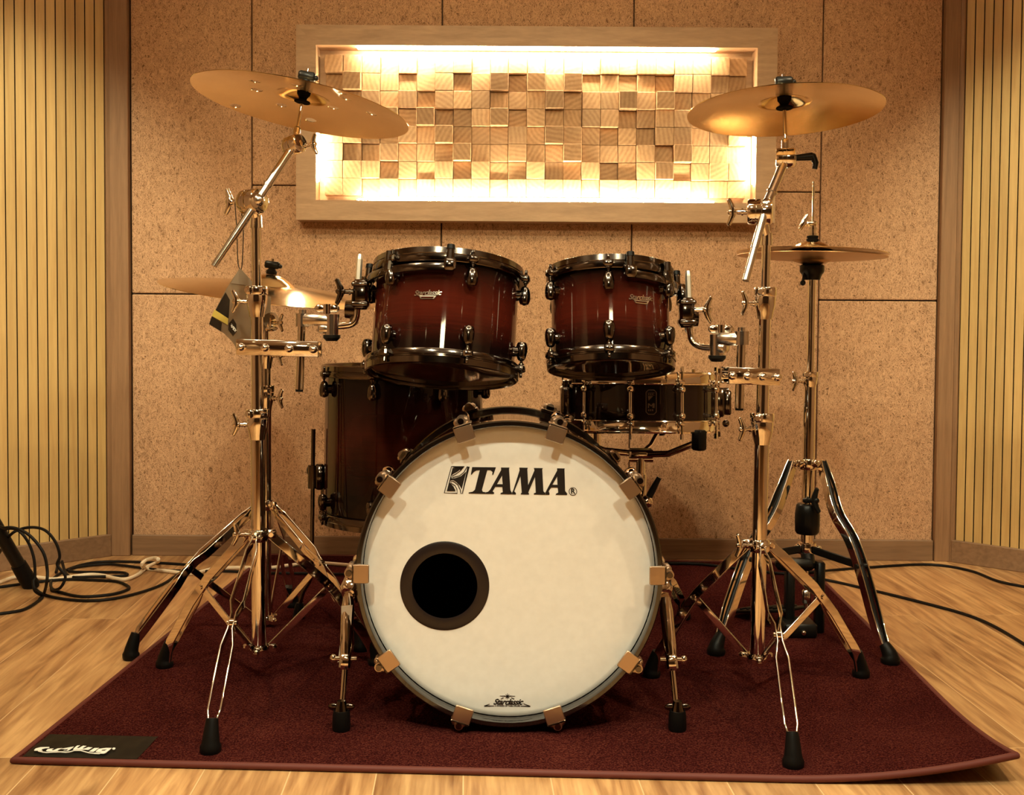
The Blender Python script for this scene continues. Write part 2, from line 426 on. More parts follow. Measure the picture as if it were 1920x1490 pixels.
def text_mesh(txt, size, shear=0.0, extrude=.0004, bold=0.0, space=1.0):
    c = bpy.data.curves.new('lettering', 'FONT'); c.body = txt; c.size = size; c.shear = shear; c.extrude = extrude
    c.offset = bold; c.align_x = 'CENTER'; c.align_y = 'CENTER'; c.space_character = space; c.resolution_u = 4
    o = bpy.data.objects.new('lettering', c); COL.objects.link(o)
    dg = bpy.context.evaluated_depsgraph_get(); dg.update()
    me = bpy.data.meshes.new_from_object(o.evaluated_get(dg)); bpy.data.objects.remove(o); bpy.data.curves.remove(c)
    return me
def outline_mesh(loops, extrude=.0004):
    c = bpy.data.curves.new('shape', 'CURVE'); c.dimensions = '2D'; c.fill_mode = 'BOTH'; c.extrude = extrude
    for lp in loops:
        sp = c.splines.new('POLY'); sp.points.add(len(lp) - 1); sp.use_cyclic_u = True
        for p, (x, y) in zip(sp.points, lp): p.co = (x, y, 0, 1)
    o = bpy.data.objects.new('shape', c); COL.objects.link(o)
    dg = bpy.context.evaluated_depsgraph_get(); dg.update()
    me = bpy.data.meshes.new_from_object(o.evaluated_get(dg)); bpy.data.objects.remove(o); bpy.data.curves.remove(c)
    return me
def smooth_path(pts, n=8, closed=False):
    pts = [Vector(p) for p in pts]; out = []; m = len(pts)
    for i in range(m if closed else m - 1):
        g = lambda k: pts[k % m] if closed else pts[min(max(k, 0), m - 1)]
        p0, p1, p2, p3 = g(i - 1), g(i), g(i + 1), g(i + 2)
        for j in range(n):
            t = j / n
            out.append(.5 * ((2 * p1) + (p2 - p0) * t + (2 * p0 - 5 * p1 + 4 * p2 - p3) * t * t + (3 * p1 - p0 - 3 * p2 + p3) * t ** 3))
    if not closed: out.append(pts[-1])
    return out
def lerp(a, b, t): return a + (b - a) * t

# ================================================================== the room
YW = 3.63                                    # face of the wood-wool wall
XL, XR = at(247, 700, YW).x, at(1755, 700, YW).x
LC, RC = Vector((XL - .062, YW - .01, 0)), Vector((XR + .052, YW - .01, 0))   # corner lines
LD = Vector((-.740, -.672, 0)).normalized(); RD = Vector((.760, -.650, 0)).normalized()
WL = 1.45                                    # length of the splayed slat walls
LE, RE = LC + LD * WL, RC + RD * WL
YB = -2.6

mb = MB(); mb.box((0, .5, -.03), (7, 7, .06)); struct(mb.build('floor', FLOORWOOD, smooth=False))
mb = MB(); mb.box((0, .5, CEIL + .03), (7, 7, .06)); struct(mb.build('ceiling', CEILINGPAINT, smooth=False))

# back wall: wood-wool boards 0.6 m wide on a dark backing, with a hole-free face behind the light panel
seams = [XL] + [at(x, 300, YW).x for x in (472, 828, 1186, 1540)] + [XR]
zA, zB = at(330, 551, YW).z, at(650, 348, YW).z
hs = [[zA], [zB], [zB + .42], [zB - .01], [zA - .005]]
mb = MB(); g = .0022
for i in range(5):
    x0, x1 = seams[i] + g, seams[i + 1] - g
    zs = [0.0] + hs[i] + [CEIL]
    for k in range(len(zs) - 1):
        z0, z1 = zs[k] + g, zs[k + 1] - g
        mb.box(((x0 + x1) / 2, YW + .0175, (z0 + z1) / 2), (x1 - x0, .035, z1 - z0), None, .003)
wb = mb.build('wall_back', WOODWOOL, smooth=False); struct(wb)
mb = MB(); mb.box((.5 * (XL + XR), YW + .055, CEIL / 2), (XR - XL + .3, .03, CEIL))
o = mb.build('wall_back_core', DARKWALL, smooth=False); struct(o)

def slat_wall(name, c, d, e, sgn, pitch):
    n = Vector((d.y, -d.x, 0)) * sgn                     # into the room
    if n.y > 0: n = -n
    ang = math.atan2(d.y, d.x)
    M = Matrix.Translation(c) @ Matrix.Rotation(ang, 4, 'Z')
    s = -1 if (M.to_3x3() @ Vector((0, 1, 0))).dot(n) > 0 else 1
    mb = MB(); x = .019
    mb2 = MB(); mb2.box((WL / 2, s * .055, CEIL / 2), (WL, .03, CEIL), M)
    while x < WL - .02:
        mb.box((x + (pitch - .0030) / 2, s * .0145, CEIL / 2), (pitch - .0030, .025, CEIL), M, .0012)
        x += pitch
    o = mb.build(name, [SLATWOOD, FELT], smooth=False); struct(o)
    for p in o.data.polygons:                            # black side faces in the grooves between the slats
        if abs(p.normal.dot(d)) > .9: p.material_index = 1
    o2 = mb2.build(name + '_core', FELT, smooth=False); struct(o2)
    b = MB(); b.box((WL / 2 + .006, -s * .004, .036), (WL - .006, .016, .072), M, .002)
    struct(b.build('baseboard' + name[4:], BASEWOOD, smooth=False))
    t = MB(); t.box((.010, -s * .001, CEIL / 2), (.014, .014, CEIL), M, .002)
    return t
tL = slat_wall('wall_left', LC, LD, LE, 1, .0308)
tR = slat_wall('wall_right', RC, RD, RE, -1, .0282)
tL.box((XL - .033, YW - .004, CEIL / 2), (.060, .030, CEIL), None, .002)
tR.box((XR + .026, YW - .004, CEIL / 2), (.050, .030, CEIL), None, .002)
struct(tL.build('trim_1', TRIMWOOD, smooth=False)); struct(tR.build('trim_2', TRIMWOOD, smooth=False))
mb = MB(); mb.box(((XL + XR) / 2, YW - .007, .034), (XR - XL - .004, .012, .068), None, .002)
struct(mb.build('baseboard_back', BASEWOOD, smooth=False))
for nm, e in (('wall_far_left', LE), ('wall_far_right', RE)):
    mb = MB(); s = -1 if e.x < 0 else 1
    mb.box((e.x + s * .06, (e.y + YB) / 2, CEIL / 2), (.06, e.y - YB, CEIL)); struct(mb.build(nm, TANWALL, smooth=False))
mb = MB(); mb.box(((LE.x + RE.x) / 2, YB - .03, CEIL / 2), (RE.x - LE.x + .3, .06, CEIL)); struct(mb.build('wall_front', DARKWALL, smooth=False))

# ceiling lamps: ring and lens, the light itself is the spot inside
lm_ring = lm_lens = None
for i, (x, y, t, p, c, b_, r, cl_) in enumerate(LAMPS):
    where = ['over the left front of the kit', 'over the right front of the kit', 'left of centre in front of the kit', 'right of centre in front of the kit',
             'over the middle in front of the rug', 'beside the left slat wall', 'beside the right slat wall', 'added behind the camera for the glow round the lit wood block panel',
             'added by the left side wall for chrome reflections, nearer the kit', 'added by the right side wall for chrome reflections, nearer the kit', 'added by the left side wall for chrome reflections, behind the camera', 'added by the right side wall for chrome reflections, behind the camera'][i]
    T = thing('ceiling_lamp', 'recessed round ceiling lamp ' + where, 'ceiling lamp', (x, y, CEIL), 'recessed ceiling lamps')
    if lm_ring is None:
        m1 = MB(); m1.lathe([(.036, 0), (.036, -.012), (.050, -.010), (.054, -.004), (.054, 0)], seg=32, closed=True); lm_ring = m1.mesh('lamp_ring', STEEL)
        m2 = MB(); m2.lathe([(0, -.001), (.034, -.001), (.035, -.003), (0, -.0035)], seg=32); lm_lens = m2.mesh('lamp_lens', LAMPGLASS)
    inst(lm_ring, 'ring', T, Matrix.Identity(4)); inst(lm_lens, 'lens', T, Matrix.Identity(4))

for x, w in ((-1.12, 'over the left cymbal stands'), (0, 'over the bass drum'), (1.12, 'over the right cymbal stand')):  # unseen panels added so chrome legs and hoops mirror something bright
    T = thing('added_light_panel', 'added rectangular light for chrome reflections ' + w, 'added light panel', (x, 1.80, CEIL), 'added rectangular light panels')
    mb = MB(); mb.box((x, 1.80, CEIL - .010), (.92, .40, .018), None, .004); mb.build('housing', STEEL, T, smooth=False)
    mb = MB(); mb.box((x, 1.80, CEIL - .0205), (.88, .36, .003)); mb.build('diffuser', PANELGLOW, T, smooth=False)

# ------------------------------------------------------------------ lit wall panel of wooden blocks
YF = YW - .085                               # front of the frame
a, b_ = at(555, 46, YF), at(1453, 414, YF)
px0, px1, pz1, pz0 = a.x, b_.x, at(1000, 49, YF).z, at(1000, 415, YF).z
fw = 37 * sc(YF); fd = .085
P = thing('block_light_panel', 'wide oak-framed wall panel of raised wooden blocks lit by hidden light strips', 'wall panel', ((px0 + px1) / 2, YW, (pz0 + pz1) / 2))
mb = MB()
def mitre(o1, o2, i1, i2):
    f = [Vector((x, YF, z)) for x, z in (o1, o2, i2, i1)]; bk = [v + Vector((0, fd, 0)) for v in f]
    mb.quad_rings([f, bk], True, True, True)
O = [(px0, pz0), (px1, pz0), (px1, pz1), (px0, pz1)]; I = [(px0 + fw, pz0 + fw), (px1 - fw, pz0 + fw), (px1 - fw, pz1 - fw), (px0 + fw, pz1 - fw)]
for k in range(4): mitre(O[k], O[(k + 1) % 4], I[k], I[(k + 1) % 4])
mb.build('frame', FRAMEWOOD, P, smooth=False)
mb = MB(); mb.box(((px0 + px1) / 2, YW - .004, (pz0 + pz1) / 2), (px1 - px0 - 2 * fw + .002, .006, pz1 - pz0 - 2 * fw + .002))
mb.build('back_board', FRAMEWOOD, P, smooth=False)
ix0, ix1, iz0, iz1 = px0 + fw, px1 - fw, pz0 + fw, pz1 - fw
NC, NR = 23, 8
mg = .020; bw = (ix1 - ix0 - 2 * mg) / NC; bh = (iz1 - iz0 - 2 * mg) / NR
mb = MB(); rr = random.Random(11)
depths = (.010, .022, .036, .052)
for j in range(NR):
    for i in range(NC):
        d = rr.choice(depths)
        if (i + j) % 2: d = rr.choice(depths[1:])
        else: d = rr.choice(depths[:3])
        if i in (0, NC - 1) or j in (0, NR - 1): d = min(d, .036)
        mb.box((ix0 + mg + (i + .5) * bw + rr.uniform(-.0005, .0005), YW - .007 - d / 2, iz0 + mg + (j + .5) * bh), (bw - .0012, d, bh - .0012), None, .0012)
lab(mb.build('wood_blocks', BLOCKWOOD, P, smooth=False), 'mosaic of square end-grain pine blocks standing out by different amounts')
lx0, lx1 = at(668, 90, YF).x, at(1345, 90, YF).x
lz0, lz1 = at(600, 338, YF).z, at(600, 240, YF).z
ly = YW - .060
for nm, c, s in (('top', ((lx0 + lx1) / 2, ly, iz1 - .004), (lx1 - lx0, .014, .005)), ('bottom', ((lx0 + lx1) / 2, ly, iz0 + .004), (lx1 - lx0, .014, .005)),
                 ('left', (ix0 + .004, ly, (lz0 + lz1) / 2), (.005, .014, lz1 - lz0)), ('right', (ix1 - .004, ly, (lz0 + lz1) / 2), (.005, .014, lz1 - lz0))):
    mb = MB(); mb.box(c, s, None, .002); lab(mb.build('light_strip', LED, P, smooth=False), 'glowing light strip along the %s of the frame' % nm)

# ------------------------------------------------------------------ drum rug
RZ = .009
C0 = flr(24, 1428, .004)
E1 = Vector((math.cos(RUGROT), math.sin(RUGROT), 0)); E2 = Vector((-E1.y, E1.x, 0))
RWID = 1.752
b0 = flr(1000, 1049, 0); RLEN = min((b0 - C0).dot(E2), (YW - .02 - C0.y) / E2.y)
def curl(u, v):
    d = math.hypot((RWID - u), v * 1.0)
    return .046 * max(0.0, 1 - d / .42) ** 2.0
def rug_pt(u, v, z): 
    k = curl(u, v)
    return C0 + E1 * (u - k * .35) + E2 * (v + k * .25) + Vector((0, 0, z + k - C0.z))
R = thing('drum_rug', 'dark red drum rug under the whole kit, its right front corner curled up', 'rug', (C0.x + .88, C0.y + .8, 0))
mb = MB(); nu, nv = 70, 60
top = [[mb.bm.verts.new(rug_pt(RWID * i / nu, RLEN * j / nv, RZ)) for i in range(nu + 1)] for j in range(nv + 1)]
bot = [[mb.bm.verts.new(rug_pt(RWID * i / nu, RLEN * j / nv, .001)) for i in range(nu + 1)] for j in range(nv + 1)]
for j in range(nv):
    for i in range(nu):
        mb.bm.faces.new((top[j][i], top[j][i + 1], top[j + 1][i + 1], top[j + 1][i])); mb.bm.faces.new((bot[j][i], bot[j + 1][i], bot[j + 1][i + 1], bot[j][i + 1]))
for A in ([(0, i) for i in range(nu + 1)], [(nv, i) for i in range(nu + 1)], [(j, 0) for j in range(nv + 1)], [(j, nu) for j in range(nv + 1)]):
    for k in range(len(A) - 1):
        (j0, i0), (j1, i1) = A[k], A[k + 1]
        mb.bm.faces.new((top[j0][i0], top[j1][i1], bot[j1][i1], bot[j0][i0]))
mb.build('pile', RUG, R)
per = [rug_pt(RWID * i / 60, .002, .0062) for i in range(61)] + [rug_pt(RWID - .002, RLEN * i / 50, .0062) for i in range(1, 51)] + [rug_pt(RWID * (1 - i / 30), RLEN - .002, .0062) for i in range(1, 31)] + [rug_pt(.002, RLEN * (1 - i / 50), .0062) for i in range(1, 50)]
mb = MB(); mb.tube(per, .0062, 10, closed=True); lab(mb.build('binding', BINDING, R), 'smooth red bound edge')
# woven maker's label in the left front corner
lw, lh = .205, .105
def lab_pt(u, v, z=0): return rug_pt(.012 + u, .010 + v, RZ + .0008 + z)
mb = MB(); n1, n2 = 28, 14
rows = []
wr = lambda u, v: .0012 * math.sin(u * 95 + 40 * v) * math.sin(v * 30) + .0006 * math.sin(u * 210)
for j in range(n2 + 1):
    rows.append([lab_pt(lw * i / n2 / 2 * 1.0 if False else lw * i / n1, lh * j / n2, abs(wr(lw * i / n1, lh * j / n2))) for i in range(n1 + 1)])
mb.quad_rings(rows, False)
low = [[p - Vector((0, 0, .0022)) for p in r] for r in rows]
mb.quad_rings(low, False); mb.quad_rings([rows[0], low[0]], False); mb.quad_rings([rows[-1], low[-1]], False)
LP = mb.build('maker_label', CLOTHLABEL, R); lab(LP, 'black woven maker label sewn to the corner')
# lettering "Ludwig" traced on the ground from the photo (zoom of 300 x 130 px, factor 6.4)
def lud(x, y): return flr(55 + x / 7.247, 1388 + y / 7.247, RZ + .0042)
def ground_shape(loops):
    mb = MB()
    xy = [[((p := lud(x, y)).x, p.y) for x, y in lp] for lp in loops]
    mb.add_mesh(outline_mesh(xy, .0004), Matrix.Translation((0, 0, RZ + .0040)))
    return mb
LUD = [
 [(64, 130), (85, 108), (150, 90), (272, 87), (272, 98), (218, 103), (178, 113), (163, 125), (182, 137), (165, 140), (120, 136), (70, 137)],
 [(226, 138), (252, 114), (332, 107), (296, 129), (326, 132), (388, 107), (446, 101), (372, 141), (300, 147), (240, 145)],
 [(378, 141), (420, 112), (500, 100), (606, 81), (590, 97), (524, 139), (470, 144), (405, 147)],
 [(592, 122), (622, 89), (652, 68), (691, 66), (642, 102), (668, 104), (732, 70), (776, 74), (718, 107), (745, 110), (800, 90), (858, 94), (800, 126), (752, 122), (700, 124), (640, 121), (606, 127)],
 [(806, 150), (884, 102), (948, 100), (876, 150)],
 [(900, 149), (945, 112), (1040, 100), (1120, 100), (1100, 118), (1040, 165), (1012, 176), (905, 173), (880, 164), (960, 164), (985, 156), (925, 156)],
 [(1126, 112), (1132, 100), (1150, 95), (1170, 100), (1168, 112), (1152, 121), (1134, 120)]]
HOLES = {2: [(462, 135), (500, 117), (538, 112), (506, 134)], 5: [(972, 138), (992, 123), (1058, 119), (1022, 139)]}
loops = []
for i, lp in enumerate(LUD):
    loops.append(lp)
    if i in HOLES: loops.append(HOLES[i])
mb = ground_shape(loops)
wave_top = [(120, 137), (180, 150), (240, 156), (330, 151), (420, 148), (500, 154), (550, 148), (620, 128), (700, 130), (760, 146), (820, 162), (900, 170), (960, 172)]
wave = wave_top + [(x - 4, y + 9) for x, y in reversed(wave_top)]
m2 = ground_shape([wave]); t_ = bpy.data.meshes.new('t'); m2.bm.to_mesh(t_); m2.bm.free(); mb.bm.from_mesh(t_); bpy.data.meshes.remove(t_)
lt = mb.build('lettering', WHITEINK, LP, smooth=False); lab(lt, 'white lettering over a wavy underline')

# ================================================================== drums
def Rz(a): return Matrix.Rotation(a, 4, 'Z')
def pol(R, phi, z):
    """point at angle phi from the side facing the camera (-Y), positive to the right"""
    return Vector((R * math.sin(phi), -R * math.cos(phi), z))
def lug_mesh(w, d, l, name, mat):
    """small cast lug: tear-drop body with a post, standing off along -Y from the origin on the shell"""
    mb = MB()
    mb.cyl((0, .002, 0), (0, -d * .55, 0), w * .42, w * .36, 14)
    R = []; n = 12
    for i in range(n + 1):
        t = i / n; z = -l / 2 + l * t
        q = math.sqrt(max(0.0, 1 - (2 * t - 1) ** 2)); q = max(q ** .7, .02)
        fat = 1.0 - .28 * t
        R.append([Vector((w / 2 * q * fat * math.cos(a), -d * .53 + d * .47 * q * fat * math.sin(a), z)) for a in [2 * math.pi * k / 16 for k in range(16)]])
    mb.quad_rings(R, True, True, True)
    return mb.mesh(name, mat)
BADGE_TEXT = None
def tom(name, label, M, R, H, angles, burst, badge_phi, badge_z, mount_from=None, mount_to=None, mount_at=None, hoopmat=NICKEL, lugz=.055, lugsize=(.028, .030, .044), badge=True):
    T = thing(name, label, 'drum', M, 'rack toms' if name == 'rack_tom' else None)
    mb = MB(); mb.lathe([(R - .006, .010), (R, .012), (R, H - .012), (R - .006, H - .010)], seg=72); mb.build('shell', burst, T, world=False)
    def hoop(z0, s):
        P = [(R + .002, .029), (R + .0105, .030), (R + .0120, .028), (R + .0120, .0175), (R + .0100, .0165), (R + .0100, .0145), (R + .0112, .0130), (R + .0100, .001), (R + .0070, -.0005), (R + .0035, .001), (R + .0025, .010)]
        mb = MB(); mb.lathe([(r, z0 + s * z) for r, z in P], seg=96, closed=True)
        for a in angles:
            mb.box((0, -(R + .0165), z0 + s * .022), (.021, .017, .014), Rz(a), .003)
        return mb.build('hoop', hoopmat, T, world=False)
    hoop(H, -1); hoop(0, 1)
    for z0, s in ((H - .006, 1), (.007, -1)):
        mb = MB(); mb.lathe([(0, z0), (R * .5, z0), (R - .010, z0), (R - .004, z0 - s * .002), (R + .002, z0 - s * .006)], seg=72)
        mb.build('drumhead', HEADCLEAR, T, world=False)
    lm = lug_mesh(*lugsize, 'lug', hoopmat)
    rm = MB(); rm.cyl((0, 0, lugsize[2] * .35), (0, 0, lugz - .018), .0026, None, 8); rm.cyl((0, 0, lugz - .032), (0, 0, lugz - .008), .0036, None, 8)
    rm.cyl((0, 0, lugz - .0285), (0, 0, lugz - .026), .0062, None, 12); rm.box((0, 0, lugz - .004), (.0058, .0058, .010), None, .001); rodm = rm.mesh('tension_rod', hoopmat)
    FL = Matrix.Rotation(math.pi, 4, 'Y')
    for a in angles:
        for z, fl in ((H - lugz - .004, False), (lugz + .004, True)):
            Ml = Rz(a) @ Matrix.Translation((0, -R, z)) @ (FL if fl else Matrix.Identity(4))
            inst(lm, 'lug', T, Ml)
            inst(rodm, 'tension_rod', T, Rz(a) @ Matrix.Translation((0, -R - .0165, z)) @ (FL if fl else Matrix.Identity(4)))
    if badge:
        global BADGE_TEXT
        if BADGE_TEXT is None: BADGE_TEXT = text_mesh('Starclassic', .0150, .38, .0009, .0003, .92)
        bt = MB(); bt.add_mesh(BADGE_TEXT, Matrix.Rotation(rad(2), 4, 'Z'))
        poly = [(-.017, -.0055), (.019, -.0055), (.0145, -.0125), (-.0130, -.0125)]
        inn = [(-.0135, -.0075), (.0150, -.0075), (.0125, -.0107), (-.0112, -.0107)]
        bt.add_mesh(outline_mesh([poly, inn], .0009), Matrix.Identity(4))
        bm = bt.bm
        B = MB(); B.bm.free(); B.bm = bm
        for v in bm.verts:                                    # lie on the curved shell
            a = badge_phi + v.co.x / R; v.co = pol(R + .0014 + v.co.z, a, badge_z + v.co.y)
        B.build('badge', STEEL, T, world=False, smooth=False)
    if mount_from is not None:
        mb = MB(); n = 26; z = H - .043
        rings = []
        for i in range(n + 1):
            a = lerp(mount_from, mount_to, i / n)
            rings.append([pol(R + r_, a, z + dz - .004 * math.sin(math.pi * i / n)) for r_, dz in ((.014, -.007), (.0215, -.008), (.0235, 0), (.0215, .007), (.014, .007))])
        mb.quad_rings(rings, True, True, True)
        for a in (mount_from, lerp(mount_from, mount_to, .48), mount_to):
            mb.box((0, -(R + .0195), z + .004), (.024, .017, .027), Rz(a), .004)
            mb.cyl(pol(R + .0195, a, z + .010), pol(R + .0195, a, z + .036), .0085, .0075, 16)
        mb.build('suspension_mount', NICKEL, T, world=False)
        for a in (mount_from, mount_to):
            mb = MB(); mb.cyl(pol(R + .0195, a, z + .035), pol(R + .0195, a, z + .044), .0088, .0080, 16)
            lab(mb.build('mount_grommet', RUBBER, T, world=False), 'black rubber grommet of the mount')
            a = mount_at; s = 1 if a > 0 else -1
        mb = MB()
        mb.box((0, -(R + .030), z - .012), (.042, .022, .044), Rz(a), .006)
        mb.box((0, -(R + .042), z - .052), (.030, .016, .080), Rz(a), .005)
        mb.cyl(pol(R + .040, a, z - .060), pol(R + .062, a, z - .060), .021, .019, 20)
        mb.build('mount_bracket', NICKEL, T, world=False)
    return T

tb, tt = at(828, 707, 2.343), at(842, 503, 2.398)
HL = (tt - tb).length; ML = frame(tb, tt - tb, (1, 0, -.035))
TOML = tom('rack_tom', 'larger dark red sunburst rack tom, hung left of centre above the bass drum', ML, .1525, HL,
    [rad(20 + 60 * k) for k in range(6)], m_burst('red_burst_large', HL), rad(-11.5), HL * .60, rad(4), rad(-92), rad(-90))
tb, tt = at(1145, 695, 2.352), at(1143, 507, 2.40)
HR = (tt - tb).length; MR = frame(tb, tt - tb, (1, 0, .012))
TOMR = tom('rack_tom', 'smaller dark red sunburst rack tom, hung right of centre above the snare drum', MR, .1255, HR,
    [rad(-6 + 60 * k) for k in range(6)], m_burst('red_burst_small', HR), rad(25), HR * .60, rad(12), rad(92), rad(90))

# floor tom
FTY = 2.87
fb, ft = at(752, 968, FTY), at(757, 706, FTY)
fb.z = .262; HF = .402; MF = frame((fb.x + .004, FTY, fb.z), (0.010, .012, 1))
FT = tom('floor_tom', 'deep dark red floor tom on three legs behind the left rack tom', MF, .2035, HF,
    [rad(-1 + 45 * k - 22 * 0) - rad(14) for k in range(8)], m_burst('red_burst_floor', HF, (.045, .007, .004)), 0, 0, badge=False)
legm = None
for k, a in enumerate((rad(-84), rad(36), rad(156))):
    base = pol(.222, a, .105)
    mb = MB(); mb.box((0, -.2145, .112), (.030, .024, .066), Rz(a), .006); mb.cyl(pol(.232, a, .082), pol(.232, a, .142), .013, None, 16)
    br = mb.build('leg_bracket', NICKEL, FT, world=False)
    t = Rz(a)
    mb = MB(); c = t @ Vector((-.016, -.232, .122)); d = t @ Vector((-.044, -.238, .122))
    mb.cyl(c, d, .006); mb.ball(d, (.014, .010, .017)); inst_ = mb.build('wing_bolt', BLACKMETAL, br, world=False)
    mb = MB(); rr_ = .232
    pts = [pol(rr_, a, .235), pol(rr_, a, .10), pol(rr_, a, -.10), pol(rr_ + .002, a, -.150), pol(rr_ + .020, a, -.185), pol(rr_ + .028, a, -.215), pol(rr_ + .029, a, -.228)]
    mb.tube(smooth_path(pts, 5), .0055, 10)
    lg = mb.build('leg', NICKEL, FT, world=False)
    mb = MB(); foot = MF.inverted() @ (MF @ pol(rr_ + .029, a, -.228)); p = pol(rr_ + .029, a, -.215); q = pol(rr_ + .031, a, -.2515)
    mb.tube([p, lerp(p, q, .3), lerp(p, q, .7), q], [.009, .013, .015, .016], 16); lab(mb.build('rubber_foot', RUBBER, lg, world=False), 'black rubber foot')

# ------------------------------------------------------------------ bass drum
BY = 2.06
bc = at(955, 1077, BY)
MB_ = frame(bc, (0.006, -1, .022), (1, 0, 0))
BD = thing('bass_drum', 'big bass drum facing front with a cream printed head and black port ring', 'bass drum', MB_)
RB, RH = .2795, .2885
BD_BURST = simple('bass_shell_lacquer', (.014, .004, .003), .4, 0, 1.0, 0)
mb = MB(); mb.lathe([(RB - .006, -.034), (RB, -.036), (RB, -.458), (RB - .006, -.460)], seg=96); mb.build('shell', BD_BURST, BD, world=False)
HOOPLACQ = simple('hoop_lacquer', (.006, .004, .003), .15, 0, 1.0, .5); HOOPLACQ.node_tree.nodes['Principled BSDF'].inputs['Coat IOR'].default_value = 1.7
hp = [(.2770, -.004), (.2790, -.001), (.2860, -.001), (RH, -.004), (RH, -.037), (.2865, -.040), (.2790, -.040), (.2770, -.037)]
for off, nm in ((0, 'front hoop'), (-.456, 'rear hoop')):
    mb = MB(); mb.lathe([(r, z + off) for r, z in hp], seg=128, closed=True); lab(mb.build('hoop', HOOPLACQ, BD, world=False), 'black lacquered ' + nm)
HZ = -.027
PC = MB_.inverted() @ at(834, 1097, BY + .03); pR_out, pR_in = .0846, .0620
mb = MB()                                                 # front head with the round port cut out
n = 96; ring1 = []; ring2 = []
def hz(r): return HZ + (.0 if r < .266 else -.004 * ((r - .266) / .0104) ** 2)
vo = {}
outer = []
for r in (.2764, .272, .266):
    outer.append([Vector((r * math.cos(2 * math.pi * k / n), r * math.sin(2 * math.pi * k / n), hz(r))) for k in range(n)])
mid = [Vector((lerp(PC.x, 0, .75) + .225 * math.cos(2 * math.pi * k / n), lerp(PC.y, 0, .75) + .225 * math.sin(2 * math.pi * k / n), HZ)) for k in range(n)]
hole = [Vector((PC.x + (pR_in + .004) * math.cos(2 * math.pi * k / n), PC.y + (pR_in + .004) * math.sin(2 * math.pi * k / n), HZ)) for k in range(n)]
mid2 = [lerp(m, h, .6) for m, h in zip(mid, hole)]
mb.quad_rings(outer + [mid, mid2, hole], True)
back = [[p - Vector((0, 0, .0008)) for p in r] for r in outer + [mid, mid2, hole]]
mb.quad_rings(back, True); mb.quad_rings([hole, back[-1]], True)
HD = mb.build('front_head', HEAD, BD, world=False); lab(HD, 'cream coated front head with printed logos')
mb = MB(); mb.lathe([(pR_in, HZ - .002), (pR_in, HZ + .0018), (pR_in + .003, HZ + .0026), (pR_out - .003, HZ + .0022), (pR_out, HZ + .0006), (pR_out, HZ - .0004)], Matrix.Translation((PC.x, PC.y, 0)), seg=80)
lab(mb.build('port_ring', simple('port_ring_plastic', (.016, .009, .008), .35), BD, world=False), 'black ring round the sound hole')
mb = MB(); mb.lathe([(0, -.462), (.2764, -.462)], seg=64); mb.build('batter_head', simple('batter_film', (.05, .03, .02), .4), BD, world=False)
# printed logo, traced from the photo (zoom origin 800,840, factor 6)
MBI = MB_.inverted()
def hp2(x, y, zo=(800, 840, 6.0)):
    p = MBI @ at(zo[0] + x / zo[2], zo[1] + y / zo[2], BY + .027); d = ray(zo[0] + x / zo[2], zo[1] + y / zo[2])
    o = MBI @ Vector((0, 0, CAMH)); v = (MBI.to_3x3() @ d); t = (HZ - o.z) / v.z
    return ((o + v * t).x, (o + v * t).y)
Tm = [(512, 212), (780, 215), (750, 298), (738, 298), (742, 268), (720, 248), (682, 247), (622, 470), (632, 490), (660, 495), (660, 514), (472, 508), (474, 497), (515, 490), (542, 468), (598, 247), (560, 250), (530, 268), (506, 298), (498, 296)]
A1 = [(836, 217), (932, 218), (927, 235), (942, 470), (955, 495), (960, 500), (958, 518), (832, 516), (832, 504), (858, 495), (852, 435), (772, 434), (742, 485), (760, 500), (756, 514), (661, 513), (661, 497), (690, 490), (715, 465), (838, 245)]
A1h = [(848, 308), (855, 405), (792, 404)]
Mm = [(1042, 218), (1138, 220), (1132, 240), (1142, 415), (1212, 250), (1205, 222), (1307, 224), (1300, 240), (1313, 480), (1322, 496), (1335, 500), (1335, 523), (1206, 521), (1206, 508), (1228, 500), (1218, 322), (1142, 500), (1152, 510), (1148, 521), (1058, 519), (1060, 508), (1070, 500), (1055, 315), (985, 485), (1005, 505), (1003, 520), (961, 518), (961, 500), (975, 470), (1045, 250)]
A2 = [(1466, 226), (1554, 228), (1550, 242), (1558, 480), (1582, 512), (1578, 526), (1454, 524), (1454, 512), (1480, 500), (1475, 443), (1400, 442), (1372, 485), (1382, 508), (1380, 524), (1337, 523), (1337, 498), (1350, 470), (1468, 250)]
A2h = [(1468, 318), (1472, 412), (1414, 411)]
EMf = [(292, 222), (388, 224), (355, 258), (298, 290), (276, 312), (282, 340), (320, 338), (385, 315), (430, 275), (446, 262), (394, 462), (372, 420), (335, 382), (300, 358), (268, 362), (262, 388), (300, 430), (320, 465), (324, 485), (226, 483)]
EMo = [(280, 205), (198, 503), (345, 507), (340, 460), (320, 420), (275, 395), (272, 375), (300, 372), (350, 410), (378, 470), (385, 508), (402, 508), (480, 208), (455, 208), (420, 270), (370, 310), (290, 330), (288, 312), (330, 290), (385, 250), (425, 207)]
def stroke(path, w, closed=True):
    n = len(path); L_ = []; R_ = []
    for i in range(n):
        a = Vector(path[(i - 1) % n] if closed or i else path[0]); b = Vector(path[(i + 1) % n] if closed or i < n - 1 else path[-1])
        t = (b - a).normalized(); nn = Vector((-t.y, t.x)); p = Vector(path[i])
        L_.append(tuple(p + nn * w / 2)); R_.append(tuple(p - nn * w / 2))
    return [L_, list(reversed(R_))] if closed else [L_ + list(reversed(R_))]
mb = MB()
ZP = Matrix.Translation((0, 0, HZ + .0004))
